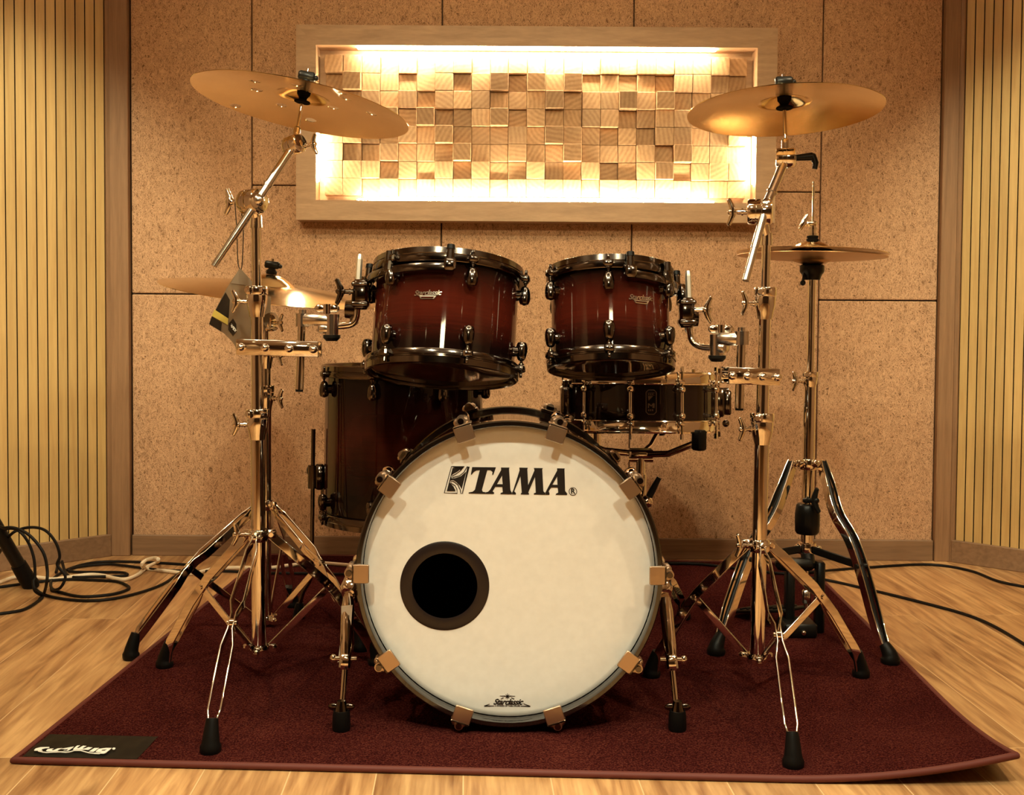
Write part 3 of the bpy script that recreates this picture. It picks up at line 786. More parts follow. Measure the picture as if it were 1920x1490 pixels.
for grp in ([Tm], [A1, A1h], [Mm], [A2, A2h], [EMf], stroke(EMo, 9)):
    mb.add_mesh(outline_mesh([[hp2(x, y) for x, y in lp] for lp in grp], .0003), ZP)
circ = lambda r: [(1645 + r * math.cos(2 * math.pi * k / 40), 486 + r * math.sin(2 * math.pi * k / 40)) for k in range(40)]
mb.add_mesh(outline_mesh([[hp2(x, y) for x, y in circ(46)], [hp2(x, y) for x, y in circ(40)]], .0003), ZP)
q0, q1 = hp2(1645, 486), hp2(1645, 430)
mb.add_mesh(text_mesh('R', .0135, 0, .0003, .0004), Matrix.Translation((q0[0], q0[1], HZ + .0004)))
lab(mb.build('logo_lettering', INK, HD, world=False, smooth=False), 'large black printed brand logo')
# small logo near the bottom edge (zoom origin 880,1280, factor 13.714)
ZO = (880, 1280, 13.714)
mb = MB()
q = hp2(985, 490, ZO); mb.add_mesh(text_mesh('Starclassic', .0152, .45, .0003, .00035, .90), Matrix.Translation((q[0], q[1], HZ + .0004)))
q = hp2(980, 588, ZO); mb.add_mesh(text_mesh('A DIVISION OF TAMA DRUMS', .0036, 0, .0003, .0001, 1.0), Matrix.Translation((q[0], q[1], HZ + .0004)))
def seg(p, q, w0, w1=None): 
    a, b = Vector(p), Vector(q); t = (b - a).normalized(); nn = Vector((-t.y, t.x)); w1 = w0 if w1 is None else w1
    return [tuple(a + nn * w0 / 2), tuple(b + nn * w1 / 2), tuple(b - nn * w1 / 2), tuple(a - nn * w0 / 2)]
segs = [seg((385, 592), (640, 588), 26, 14), seg((385, 592), (520, 540), 20, 12), seg((1320, 592), (1565, 598), 14, 26), seg((1390, 528), (1565, 598), 12, 20),
        seg((810, 412), (880, 376), 16), seg((1080, 376), (1155, 412), 16), seg((785, 332), (930, 334), 8, 18), seg((1030, 334), (1180, 338), 18, 8)]
for k in range(8):
    a = k * math.pi / 4 + math.pi / 8 * 0; r = 78 if k % 2 == 0 else 66
    segs.append(seg((980, 342), (980 + r * math.cos(a), 342 + r * math.sin(a)), 24, 8))
for sg in segs: mb.add_mesh(outline_mesh([[hp2(x, y, ZO) for x, y in sg]], .0003), ZP)
lab(mb.build('model_lettering', INK, HD, world=False, smooth=False), 'small printed script logo with a star')
# claws, tension rods, lugs
mb = MB()
mb.box((0, .2770, .0018), (.036, .030, .0045), None, .002)
mb.box((0, .2925, -.022), (.036, .0045, .052), None, .002)
mb.box((0, .2995, -.030), (.030, .014, .036), None, .004)
mb.cyl((0, .3010, -.048), (0, .3010, -.004), .0095, .0085, 18)
claw = mb.mesh('claw', SATIN)
mb = MB(); mb.cyl((0, .3010, -.004), (0, .3010, .001), .0062, .0058, 14); mb.cyl((0, .3010, -.12), (0, .3010, -.002), .0032, None, 8); rodb = mb.mesh('tension_rod', NICKEL)
lgb = lug_mesh(.026, .034, .050, 'lug', CHROME)
for k in range(10):
    A = Rz(rad(-18 + 36 * k)); A = Rz(rad(-18 + 36 * k))
    inst(claw, 'claw', BD, A); inst(rodb, 'tension_rod', BD, A)
    LM_ = A @ Matrix.Translation((0, RB, -.135)) @ Matrix.Rotation(math.pi, 4, 'Z')
    inst(lgb, 'lug', BD, LM_)
    A2_ = A @ Matrix.Translation((0, 0, -.496)) @ Matrix.Rotation(math.pi, 4, 'Y')
    inst(claw, 'claw', BD, A2_)
# spurs
for sx, P in ((-1, dict(t=(653, 1118, 2.20), m=(648, 1240, 2.15), e=(641, 1328, 2.125), f=(640, 1368))), (1, dict(t=(1247, 1120, 2.20), m=(1259, 1242, 2.15), e=(1268, 1328, 2.125), f=(1270, 1368)))):
    t, m, e = at(*P['t']), at(*P['m']), at(*P['e']); f = flr(*P['f'], RZ)
    Mi = WM[BD.name].inverted()
    mb = MB(); mb.tube([t, lerp(t, m, .2), lerp(t, m, .75), m], [.010, .0135, .0125, .010], 14)
    mb.box((0, 0, 0), (.022, .026, .030), frame(m, (e - m), (1, 0, 0)), .004)
    mb.cyl(m + Vector((-.022, 0, .006)), m + Vector((.022, 0, .006)), .005); mb.ball(m + Vector((sx * .024, 0, .006)), (.007, .007, .009))
    sp = mb.build('spur', CHROME, BD)
    k = Vector((sx * .279, 2.25, .30)); k = t + Vector((-sx * .012, .05, .030))
    mb = MB(); mb.box((0, 0, 0), (.034, .05, .052), frame(lerp(t, k, .45), (t - k)), .006); mb.cyl(t, k, .012); mb.build('spur_bracket', CHROME, BD)
    mb = MB(); mb.cyl(m, e, .0058, None, 12); mb.cyl(e, Vector((f.x, f.y, RZ + .045)), .0035, None, 10); mb.build('spur_rod', CHROME, sp)
    mb = MB(); mb.cyl((f.x, f.y, RZ + .036), (f.x, f.y, RZ + .056), .0135, .008, 16)
    for s2 in (-1, 1): mb.ball((f.x + s2 * .014, f.y, RZ + .044), (.011, .004, .007))
    mb.build('spur_nut', NICKEL, sp)
    mb = MB(); mb.lathe([(.012, .0), (.0165, .001), (.0175, .006), (.0165, .030), (.0145, .038), (.008, .0385)], Matrix.Translation((f.x, f.y, RZ)), 24); mb._cap = True
    lab(mb.build('rubber_foot', RUBBER, sp), 'black rubber foot')

# ------------------------------------------------------------------ snare drum
SY = 2.735
st, sb = at(1203, 703, SY), at(1203, 810, SY)
SM = frame((st.x, SY - .004, sb.z + .004), (0, .068, 1)); SH = st.z - sb.z
SN = thing('snare_drum', 'black snare drum with chrome tube lugs under the smaller rack tom', 'snare drum', SM)
RS = .178
SNB = simple('black_lacquer', (.012, .0050, .0035), .3, 0, 1.0, 0)
mb = MB(); mb.lathe([(RS - .006, .012), (RS, .014), (RS, SH - .014), (RS - .006, SH - .012)], seg=72); mb.build('shell', SNB, SN, world=False)
for z0, s in ((SH, -1), (0, 1)):
    P = [(RS + .0030, .030), (RS + .0105, .029), (RS + .0115, .027), (RS + .0085, .0255), (RS + .0085, .006), (RS + .0105, .003), (RS + .0090, -.0006), (RS + .0055, .0006), (RS + .0060, .006), (RS + .0060, .024), (RS + .0030, .027)]
    mb = MB(); mb.lathe([(r, z0 + s * z) for r, z in P], seg=96, closed=True); mb.build('hoop', CHROME, SN, world=False)
    mb = MB(); zz = z0 + s * .010; mb.lathe([(0, zz), (RS, zz), (RS + .003, zz + s * .004)], seg=72); mb.build('drumhead', HEADCLEAR if s > 0 else HEAD, SN, world=False)
mb = MB()
for z in (.040, SH - .040): mb.ball((0, -.017, z), .0085); mb.cyl((0, .002, z), (0, -.016, z), .004)
mb.cyl((0, -.017, .040), (0, -.017, SH - .040), .0042, None, 10)
tl = mb.mesh('tube_lug', CHROME)
mb = MB(); mb.cyl((0, -.017, SH - .040), (0, -.017, SH + .004), .0026, None, 8); mb.box((0, -.017, SH + .008), (.006, .006, .012)); mb.cyl((0, -.017, SH - .003), (0, -.017, SH + .001), .006)
mb.box((0, -.0135, SH - .022), (.016, .012, .010), None, .002)
tr = mb.mesh('tension_rod', CHROME)
mb = MB(); mb.cyl((0, -.017, .040), (0, -.017, -.004), .0026, None, 8); mb.box((0, -.017, -.008), (.006, .006, .012)); mb.box((0, -.0135, .022), (.016, .012, .010), None, .002)
tr2 = mb.mesh('tension_rod', CHROME)
for k in range(10):
    A = Rz(rad(22 + 36 * k)) @ Matrix.Translation((0, -RS, 0))
    inst(tl, 'tube_lug', SN, A); inst(tr, 'tension_rod', SN, A); inst(tr2, 'tension_rod', SN, A)
# throw-off on the right, butt plate on the left
mb = MB(); A = Rz(rad(84))
mb.box((0, -(RS + .012), SH * .5), (.024, .024, .070), A, .004); mb.box((0, -(RS + .032), SH * .50), (.010, .018, .060), A, .004)
mb.cyl(A @ Vector((0, -(RS + .006), SH * .72)), A @ Vector((0, -(RS + .034), SH * .72)), .006); mb.ball(A @ Vector((0, -(RS + .028), .02)), .009)
mb.build('throw_off', NICKEL, SN, world=False)
mb = MB(); A = Rz(rad(-78)); mb.box((0, -(RS + .014), SH * .52), (.024, .026, .066), A, .004); mb.cyl(A @ Vector((0, -(RS + .014), SH * .5)), A @ Vector((0, -(RS + .014), SH * .86)), .009)
mb.build('butt_plate', NICKEL, SN, world=False)
mb = MB(); phi = math.asin(max(-1, min(1, (at(1220, 757, SY - .17).x - st.x) / RS)))
def on_shell(loops, name, mat, lift, par):
    me = outline_mesh(loops, .0008); b = MB(); b.add_mesh(me, Matrix.Identity(4))
    for v in b.bm.verts: v.co = pol(RS + lift + v.co.z, phi + v.co.x / RS, SH * .51 + v.co.y)
    return b.build(name, mat, par, world=False, smooth=False)
rr_box = lambda w, h, c: [(-w + c, -h), (w - c, -h), (w, -h + c), (w, h - c), (w - c, h), (-w + c, h), (-w, h - c), (-w, -h + c)]
bd = on_shell([rr_box(.0125, .029, .006)], 'badge', BLACKPAINT, .001, SN)
on_shell([rr_box(.0125, .029, .006), rr_box(.0108, .0272, .0048)], 'badge_border', STEEL, .0022, bd)
on_shell([[(-.0085, .0205), (.0085, .0205), (.0085, .0215), (-.0085, .0215)], [(-.0085, .0155), (.0085, .0155), (.0085, .0163), (-.0085, .0163)],
          [(-.007, .0172), (-.0045, .0172), (-.0045, .0195), (-.007, .0195)], [(-.0025, .0172), (.0, .0172), (.0, .0195), (-.0025, .0195)], [(.002, .0172), (.0045, .0172), (.0045, .0195), (.002, .0195)],
          [(-.0078, .0140), (.0040, .0140), (-.0058, .0030)],
          [(-.0075, -.0030), (-.0045, -.0030), (0, -.0075), (.0045, -.0020), (.0078, -.0030), (.0078, -.0135), (.0030, -.0135), (.0030, -.0065), (.001, -.0100), (-.001, -.0100), (-.0050, -.0065), (-.0050, -.0135), (-.0075, -.0135)],
          [(-.007, -.0205), (-.0045, -.0205), (-.0045, -.0165), (-.007, -.0165)], [(-.0025, -.0205), (.0, -.0205), (.0, -.0165), (-.0025, -.0165)], [(.002, -.0205), (.0045, -.0205), (.0045, -.0165), (.002, -.0165)]], 'badge_lettering', STEEL, .0022, bd)

# ------------------------------------------------------------------ cymbals
def cymbal(name, label, M, R, bell_r, bell_h, bow, mat=BRASS, holes=None, th=.0013, group=None):
    """local origin at the middle of the edge plane, bell upward"""
    prof = [(.006, bow + bell_h)]
    for i in range(1, 11):
        t = i / 10; prof.append((.006 + (bell_r - .006) * t, bow + bell_h * (math.cos(t * math.pi / 2) ** .85 if t < 1 else 0)))
    for i in range(1, 21):
        t = i / 20; prof.append((bell_r + (R - bell_r) * t, bow * (1 - t ** 1.55)))
    full = prof + [(r - (.0004 if k == 0 else 0), z - th) for k, (r, z) in enumerate(reversed(prof))]
    mb = MB(); mb.lathe(full, seg=128, closed=True)
    o = mb.build(name, mat, None, world=False, sharp=50)
    if holes:
        cut = MB()
        for hx, hy, hr in holes: cut.cyl((hx, hy, -.03), (hx, hy, .09), hr, None, 40)
        c = bpy.data.objects.new('cutter', cut.mesh('cutter', mat)); COL.objects.link(c)
        md = o.modifiers.new('holes', 'BOOLEAN'); md.object = c; md.operation = 'DIFFERENCE'; md.solver = 'EXACT'
        dg = bpy.context.evaluated_depsgraph_get(); dg.update()
        me = bpy.data.meshes.new_from_object(o.evaluated_get(dg)); o.modifiers.clear(); o.data = me; bpy.data.objects.remove(c)
        me.polygons.foreach_set('use_smooth', [True] * len(me.polygons)); me.set_sharp_from_angle(angle=rad(50))
    o.matrix_world = M; WM[o.name] = M.copy()
    return tag(o, label, 'cymbal', group)
def tilt(c, back_down, right_down):
    """frame at c: z up, then far edge lowered and right edge lowered (degrees)"""
    return Matrix.Translation(c) @ Matrix.Rotation(rad(right_down), 4, 'Y') @ Matrix.Rotation(-rad(back_down), 4, 'X')
def px_to_plane(M, px, py, z):
    Mi = M.inverted(); o = Mi @ Vector((0, 0, CAMH)); d = Mi.to_3x3() @ ray(px, py); t = (z - o.z) / d.z
    p = o + d * t; return p.x, p.y
CL = tilt(at(565, 200, 2.37), 4.2, 9.6)
Rl = 405 / 2 * sc(2.37) / math.cos(0)
hl = []
for hx, hy in ((477, 156.5), (481, 174), (443, 191), (555, 165), (640, 171), (648, 187.5), (624, 208.5), (697, 213), (527, 201), (583, 224)):
    x, y = px_to_plane(CL, hx, hy, .012); hl.append((x, y, .0125))
CRASH_L = cymbal('crash_cymbal', 'bronze cymbal with round holes, tilted on the left boom stand', CL, Rl, .055, .020, .022, BRASS, hl, group='crash cymbals')
CRR = tilt(at(1471, 209, 2.32), 5.4, -1.0)
CRASH_R = cymbal('crash_cymbal', 'plain bronze crash cymbal on the right boom stand', CRR, 359 / 2 * sc(2.32), .050, .019, .020, group='crash cymbals')
RC_ = tilt(at(505, 549, 2.77), -5.2, 7.2)
RIDE = cymbal('ride_cymbal', 'wide ride cymbal seen nearly edge-on behind the left stand, half hidden by the larger tom', RC_, 402 / 2 * sc(2.77), .062, .026, .020)
HY = 2.78
HB = tilt(at(1522, 480, HY), .5, 1.2)
HATB = cymbal('hi_hat_cymbal', 'lower cymbal of the hi-hat pair on the right, facing bell down', HB @ Matrix.Rotation(math.pi, 4, 'X') @ Matrix.Translation((0, 0, .0012)), 274 / 2 * sc(HY), .050, .012, .009, BRASSDARK, group='hi-hat cymbals')
HATT = cymbal('hi_hat_cymbal', 'upper cymbal of the hi-hat pair on the right, bell up under the clutch', tilt(at(1522, 477, HY), 1.6, 1.6) @ Matrix.Translation((0, 0, .003)), 276 / 2 * sc(HY), .050, .020, .011, BRASS, group='hi-hat cymbals')

# ================================================================== stands and hardware
UP = Vector((0, 0, 1))
def wing(name, p, d, parent, mat=CHROME, size=1.0, shaft=.018):
    """bolt along d ending in a flat two-eared wing"""
    p = Vector(p); d = Vector(d).normalized(); mb = MB(); e = p + d * shaft * size
    mb.cyl(p, e, .0045 * size, None, 12); mb.cyl(lerp(p, e, .45), lerp(p, e, .62), .0065 * size, None, 14)
    M = frame(e + d * .008 * size, d, UP if abs(d.z) < .9 else (1, 0, 0))
    mb.ball((0, 0, 0), (.007 * size, .006 * size, .010 * size), M)
    mb.tube([M @ Vector((x * size, 0, z * size)) for x, z in ((-.0235, .0085), (-.0225, .0075), (-.014, .0035), (-.006, .0005), (.006, .0005), (.014, .0035), (.0225, .0075), (.0235, .0085))], [v * size for v in (.0025, .0042, .0050, .0062, .0062, .0050, .0042, .0025)], 14)
    return mb.build(name, mat, parent)
def collar(T, p, axis, r_out, r_in, wing_dir=None, mat=CHROME, bolt_dir=(-.5, -.86, 0), h=.050):
    """height lock: split band with its bolt above a tapering casting"""
    M = frame(p, axis, (1, 0, 0)); mb = MB()
    mb.lathe([(r_in, h * .36), (r_out * .97, h * .36), (r_out, h * .34), (r_out, h * .03), (r_out * .96, 0), (r_in, 0)], M, 32, closed=True)
    mb.lathe([(r_in, -.001), (r_out * .93, -.001), (r_out * .95, -h * .10), (r_out * .90, -h * .42), (r_out * .74, -h * .72), (r_out * .66, -h * .95), (r_in, -h * .97)], M, 32, closed=True)
    b = Vector(bolt_dir).normalized(); q = M.to_3x3() @ Vector((0, 0, 1)); c = Vector(p) + q * h * .18
    mb.box((0, 0, 0), (.018, .012, h * .34), frame(c + b * r_out * .95, q, b.cross(q)), .003)
    mb.cyl(c + b * r_out * .8, c + b * (r_out + .009), .0062, .0052, 14)
    o = mb.build('height_lock', mat, T)
    if wing_dir is not None:
        w = Vector(wing_dir).normalized(); wing('wing_bolt', Vector(p) - q * h * .30 + w * r_out * .7, w, o, mat)
    return o
def boot(parent, F, Tp, mat=RUBBER, k=1.0):
    F, Tp = Vector(F), Vector(Tp); mb = MB()
    P = smooth_path([Tp, lerp(Tp, F + Vector((0, 0, .020)), .55), F + Vector((0, 0, .016)), F + Vector((0, 0, .0))], 4)
    n = len(P); rr = []
    for i in range(n):
        t = i / (n - 1); rr.append(k * (.0105 + .0065 * min(1, t * 1.35) if t < .70 else (.0190 if t < .95 else .0178)))
    mb.tube(P, rr, 16)
    return lab(mb.build('rubber_foot', mat, parent), 'black rubber foot')
def braced_leg(T, axis_pt, hub_z, foot, brace_z, mat=CHROME, bow=.032, frac=.585, w=.020, t=.0036, hub_r=.026):
    """double-strip tripod leg with knees, riveted in the middle, and the brace from the pole's foot"""
    P = Vector((axis_pt.x, axis_pt.y, 0)); Fv = Vector((foot.x, foot.y, 0)); Rr = (Fv - P).length; rd = (Fv - P).normalized(); side = Vector((-rd.y, rd.x, 0))
    def q(fr, z): return P + rd * (hub_r + (Rr - .012 - hub_r) * fr) + UP * z
    z1 = foot.z + .045
    zj = lerp(hub_z, z1, frac) + bow
    pts = []; offs = []
    prof = ((0, .0042), (.05, .0048), (.11, .0105), (.28, .0112), (.46, .0128), (.535, .0045), (.62, .0045), (.69, .0112), (.85, .0115), (.95, .0112), (1.02, .0042), (1.10, .0040))
    for fr, of in prof:
        if fr <= frac: z = lerp(hub_z, zj, fr / frac)
        else: z = lerp(zj, z1, (fr - frac) / (1 - frac))
        pts.append(q(min(fr, 1.0) if fr <= 1 else 1 + (fr - 1) * .3, z)); offs.append(of)
    mb = MB()
    for s in (-1, 1): mb.strip(pts, side, [s * o for o in offs], w, t)
    J = q(frac, zj); mb.cyl(J - side * .0095, J + side * .0095, .0052, None, 14)
    mb.cyl(pts[0] - side * .009, pts[0] + side * .009, .0050, None, 14)
    lg = mb.build('leg', mat, T, flat=True)
    boot(lg, foot, q(1.0, z1 + .012))
    mb = MB(); B0 = P + rd * .024 + UP * brace_z
    mb.strip([B0, lerp(B0, J, .1), lerp(B0, J, .9), J], side, [.0, 0, 0, 0], .016, .0032); mb.cyl(J - side * .004, J + side * .004, .009, None, 14); mb.cyl(B0 - side * .007, B0 + side * .007, .0055, None, 14)
    mb.build('brace', mat, T, flat=True)
    return lg
def hub(T, p, r, feet, name='leg_hub', mat=CHROME, h=.026):
    p = Vector(p); mb = MB(); M = Matrix.Translation(p)
    mb.lathe([(r - .003, -h / 2), (r + .004, -h / 2), (r + .006, -h / 2 + .003), (r + .006, h / 2 - .003), (r + .004, h / 2), (r - .003, h / 2)], M, 32, closed=True)
    for f in feet:
        d = Vector((f.x - p.x, f.y - p.y, 0)).normalized()
        mb.box((0, 0, 0), (.013, .026, h * .8), frame(p + d * (r + .010), UP, Vector((-d.y, d.x, 0))), .003)
    return mb.build(name, mat, T)
def tripod(T, axis, hub_z, base_z, feet, r, wing_dir=None, mat=CHROME):
    h = hub(T, axis(hub_z), r, feet, mat=mat)
    if wing_dir is not None: wing('wing_bolt', axis(hub_z) + Vector(wing_dir).normalized() * (r + .004), wing_dir, h, mat)
    hub(T, axis(base_z + .010), r, feet, 'base_collar', mat, .020)
    for f in feet: braced_leg(T, axis(hub_z), hub_z, f, base_z + .012, mat, hub_r=r + .010)
def line(a, b):
    a, b = Vector(a), Vector(b)
    return lambda z: a + (b - a) * ((z - a.z) / (b.z - a.z))
def tube_part(T, name, a, b, r, mat=CHROME, seg=28):
    mb = MB(); mb.cyl(a, b, r, None, seg); return mb.build(name, mat, T)
def tilter(T, name, c, ax, r, hlen, mat=CHROME):
    """toothed joint: stacked discs on a cross axis"""
    c = Vector(c); ax = Vector(ax).normalized(); mb = MB(); M = frame(c, ax)
    q = hlen
    prof = [(.001, -q), (r * .80, -q), (r * .94, -q * .93), (r, -q * .80), (r, -q * .36), (r * .93, -q * .33), (r * .93, -q * .27), (r, -q * .24), (r, q * .05), (r * .90, q * .08), (r * .90, q * .15), (r, q * .18), (r, q * .80), (r * .94, q * .93), (r * .80, q), (.001, q)]
    mb.lathe(prof, M, 40)
    return mb.build(name, mat, T)
def cymbal_top(T, M, zc, low, felt=True):
    """post, sleeve and wing nut that carry a cymbal whose frame is M; zc = top of its bell"""
    mb = MB(); mb.cyl(M @ Vector((0, 0, low)), M @ Vector((0, 0, zc + .040)), .0040, None, 14); mb.cyl(M @ Vector((0, 0, low)), M @ Vector((0, 0, low + .024)), .0085, .0075, 18)
    mb.ball((0, 0, low + .024), (.0075, .0075, .006), M)
    mb.build('cymbal_post', CHROME, T)
    mb = MB(); mb.lathe([(.0038, zc - .0335), (.0165, zc - .0335), (.0175, zc - .0315), (.0165, zc - .0295), (.008, zc - .027), (.0095, zc - .022), (.0140, zc - .016), (.0148, zc - .004), (.0145, zc - .003), (.0038, zc - .003)], M, 28, closed=True)
    lab(mb.build('cymbal_sleeve', FELT, T), 'black sleeve and felt under the bell')
    mb = MB(); mb.lathe([(.0038, zc + .0012), (.0135, zc + .0012), (.014, zc + .009), (.009, zc + .013), (.009, zc + .016), (.0038, zc + .016)], M, 24, closed=True)
    mb.box((0, 0, zc + .0245), (.036, .017, .018), M, .003)
    mb.box((.020, 0, zc + .0230), (.010, .012, .010), M, .003)
    lab(mb.build('wing_nut', PLASTIC, T), 'black quick-release nut on top')

def boom_stand(label, axis, feet, base_z, hub_z, locks, tubes, tilt_c, tilt_ax, boom, CM, low, wing_hub, lock_wing, wt, zc, upper_ax):
    T = thing('boom_cymbal_stand', label, 'cymbal stand', (axis(0).x, axis(0).y, 0), 'chrome boom cymbal stands')
    tripod(T, axis, hub_z, base_z, feet, .0150, wing_hub)
    (r1, z1), (r2, z2), (r3, z3) = tubes
    tube_part(T, 'base_tube', axis(base_z), axis(z1), r1); tube_part(T, 'middle_tube', axis(z1 - .03), axis(z2), r2); tube_part(T, 'top_tube', axis(z2 - .03), axis(z3), r3)
    collar(T, axis(z1), UP, .0245, r2 * .95, lock_wing); collar(T, axis(z2), UP, .0235, r3 * .95, lock_wing)
    mb = MB(); mb.cyl(axis(z3 - .022), axis(z3 + .004), r3 + .0035, r3 + .002, 24); mb.cyl(axis(z3 - .004), Vector(tilt_c), .010, .012, 20); mb.build('tilter_neck', CHROME, T)
    tl_ = tilter(T, 'tilter', tilt_c, tilt_ax, .0265, .026)
    w = Vector(wt[1]).normalized(); wing('wing_bolt', Vector(wt[0]), w, tl_, CHROME, 1.15)
    a, b, c = (Vector(v) for v in boom)
    mb = MB(); d = (c - a).normalized(); mb.cyl(a, lerp(a, b, .42), .0072, None, 20); mb.cyl(lerp(a, b, .42), b, .0082, None, 20); mb.cyl(b, lerp(b, c, .92), .0092, None, 20); mb.cyl(lerp(b, c, .25) , lerp(b, c, .29), .0112, None, 20); mb.cyl(lerp(b, c, .85), c, .0100, .0120, 20)
    mb.ball(b, .014)
    mb.build('boom_arm', STEEL, T)
    ut = tilter(T, 'upper_tilter', c, upper_ax, .0205, .020)
    mb = MB(); p = CM @ Vector((0, 0, low + .004)); mb.tube([c + (p - c) * .1, lerp(c, p, .6), p], [.018, .0165, .0095], 20); mb.build('tilter_cap', CHROME, T)
    cymbal_top(T, CM, zc, low)
    return T, ut

# left front stand
ax = line(at(486, 1225, 2.36), at(480.5, 410, 2.36)); Yp = 2.36
zz = lambda py, Y: at(480, py, Y).z
feetL = [flr(395, 1409, RZ), flr(309, 1250, RZ), flr(705, 1245, RZ)]
c2 = CL @ Vector((0, 0, -.083))
tc = at(473, 378, 2.345)
BL, utL = boom_stand('chrome boom stand at front left, carrying the holed cymbal on an arm leaning right', ax, feetL, zz(1225, Yp), zz(1003, Yp), None,
    ((.0152, zz(782, Yp)), (.0128, zz(552, Yp)), (.0098, zz(408, Yp))), tc, (.80, -.60, 0), (at(401, 499, 2.300), at(484, 375, 2.330), c2), CL, -.072, (-.9, -.4, .1), (-1, -.15, 0),
    (tc + Vector((-.024, .012, 0)), (-.95, .3, .05)), .042, (.8, -.58, .15))
wing('wing_bolt', c2 + Vector((.018, 0, -.002)), (.95, -.2, .12), utL, CHROME, .9)
# right front stand
axr = line(at(1419, 1242, 2.29), at(1437, 440, 2.29)); Yr = 2.29
zr = lambda py: at(1425, py, Yr).z
feetR = [flr(1487, 1436, RZ), flr(1614, 1268, RZ), flr(1222, 1268, RZ)]
c3 = CRR @ Vector((0, 0, -.098)); tcr = at(1425, 397, 2.275)
BR_, utR = boom_stand('chrome boom stand at front right, carrying the plain crash cymbal on an upright arm', axr, feetR, zr(1242), zr(1022), None,
    ((.0152, zr(790)), (.0126, zr(555)), (.0092, zr(440))), tcr, (.97, -.25, 0), (at(1398, 526, 2.215), at(1437, 384, 2.262), c3), CRR, -.085, (-.95, -.3, .05), (-.97, -.25, 0),
    (tcr + Vector((-.024, .006, 0)), (-1, .1, 0)), .039, (.97, -.24, 0))
mb = MB(); e = c3 + Vector((.020, -.006, 0)); f_ = e + Vector((.032, -.008, .002)); mb.cyl(e, f_, .0062, .0085, 16); mb.box((0, 0, 0), (.012, .014, .012), Matrix.Translation(f_), .003); mb.tube([f_, f_ + Vector((.006, -.002, -.014)), f_ + Vector((.004, -.002, -.026))], [.0075, .0062, .0055], 12)
lab(mb.build('ratchet_handle', PLASTIC, utR), 'black ratchet handle')

# left rear stand with the ride
axb = line(at(498, 1168, 2.77), RC_ @ Vector((0, 0, -.075)))
feetB = [flr(246, 1234, RZ if False else .002), flr(549, 1137, RZ), flr(677, 1219, RZ)]
zb_ = lambda py: at(498, py, 2.77).z
SB = thing('straight_cymbal_stand', 'chrome straight stand behind the left boom stand, carrying the ride cymbal', 'cymbal stand', (axb(0).x, axb(0).y, 0))
tripod(SB, axb, zb_(946), zb_(1168), feetB, .0140, None)
tube_part(SB, 'base_tube', axb(zb_(1168)), axb(zb_(745)), .0140); tube_part(SB, 'middle_tube', axb(zb_(775)), axb(zb_(655)), .0118); tube_part(SB, 'top_tube', axb(zb_(680)), axb(zb_(606)), .0090)
collar(SB, axb(zb_(735)), UP, .0215, .0110, (.9, -.4, 0)); collar(SB, axb(zb_(655)), UP, .0205, .0086, (.9, -.4, 0))
tcb = RC_ @ Vector((0, 0, -.075)); tb_ = tilter(SB, 'tilter', tcb + Vector((.004, 0, 0)), (.85, -.5, 0), .022, .022); wing('wing_bolt', tcb + Vector((.020, -.012, 0)), (.85, -.5, 0), tb_, CHROME, .9)
cymbal_top(SB, RC_, .046, -.066)

# ------------------------------------------------------------------ clamps and tom arms
def multi_clamp(label, p0, p1, h, axis_pts, r_list, nb=4):
    """two plates bolted round the stand pole and the tom post; p0-p1 is the middle line of the front plate"""
    p0, p1 = Vector(p0), Vector(p1); d = (p1 - p0).normalized(); n = d.cross(UP).normalized()
    if n.y > 0: n = -n
    T = thing('multi_clamp', label, 'clamp', lerp(p0, p1, .5) - UP * h / 2, 'chrome clamps joining stands and tom arms')
    Lg = (p1 - p0).length; B = Matrix((d, -n, UP)).transposed().to_4x4()
    for k, nm in ((0, 'front_plate'), (1, 'rear_plate')):
        off = n * (.0 if k == 0 else -.040); mb = MB(); Mx = Matrix.Translation(lerp(p0, p1, .5) + off) @ B
        mb.box((0, 0, 0), (Lg, .005, h), Mx, .001)
        for s in (-1, 1): mb.box((0, (.006 if k == 0 else -.006), s * (h / 2 - .0015)), (Lg, .014, .003), Mx, .001)
        mb.build(nm, CHROME, T)
    for i in range(nb):
        c = lerp(p0, p1, (.06 + .88 * i / (nb - 1))); mb = MB(); mb.ball(c + n * .0035, (.0098, .0098, .0085), None); mb.cyl(c + n * .004, c - n * .050, .0036, None, 10)
        mb.build('bolt', CHROME, T)
    mb = MB()
    for p, r in zip(axis_pts, r_list):
        p = Vector(p); mb.lathe([(r + .0002, -h * .42), (r + .004, -h * .42), (r + .004, h * .42), (r + .0002, h * .42)], Matrix.Translation(Vector((p.x, p.y, lerp(p0, p1, .5).z))), 28, closed=True)
    s = mb
    # the two round sleeves are separate parts
    s.bm.free()
    for p, r in zip(axis_pts, r_list):
        mb = MB(); p = Vector(p); mb.lathe([(r + .0002, -h * .40), (r + .0035, -h * .40), (r + .0035, h * .40), (r + .0002, h * .40)], Matrix.Translation(Vector((p.x, p.y, lerp(p0, p1, .5).z))), 28, closed=True); mb.build('sleeve', CHROME, T)
    return T
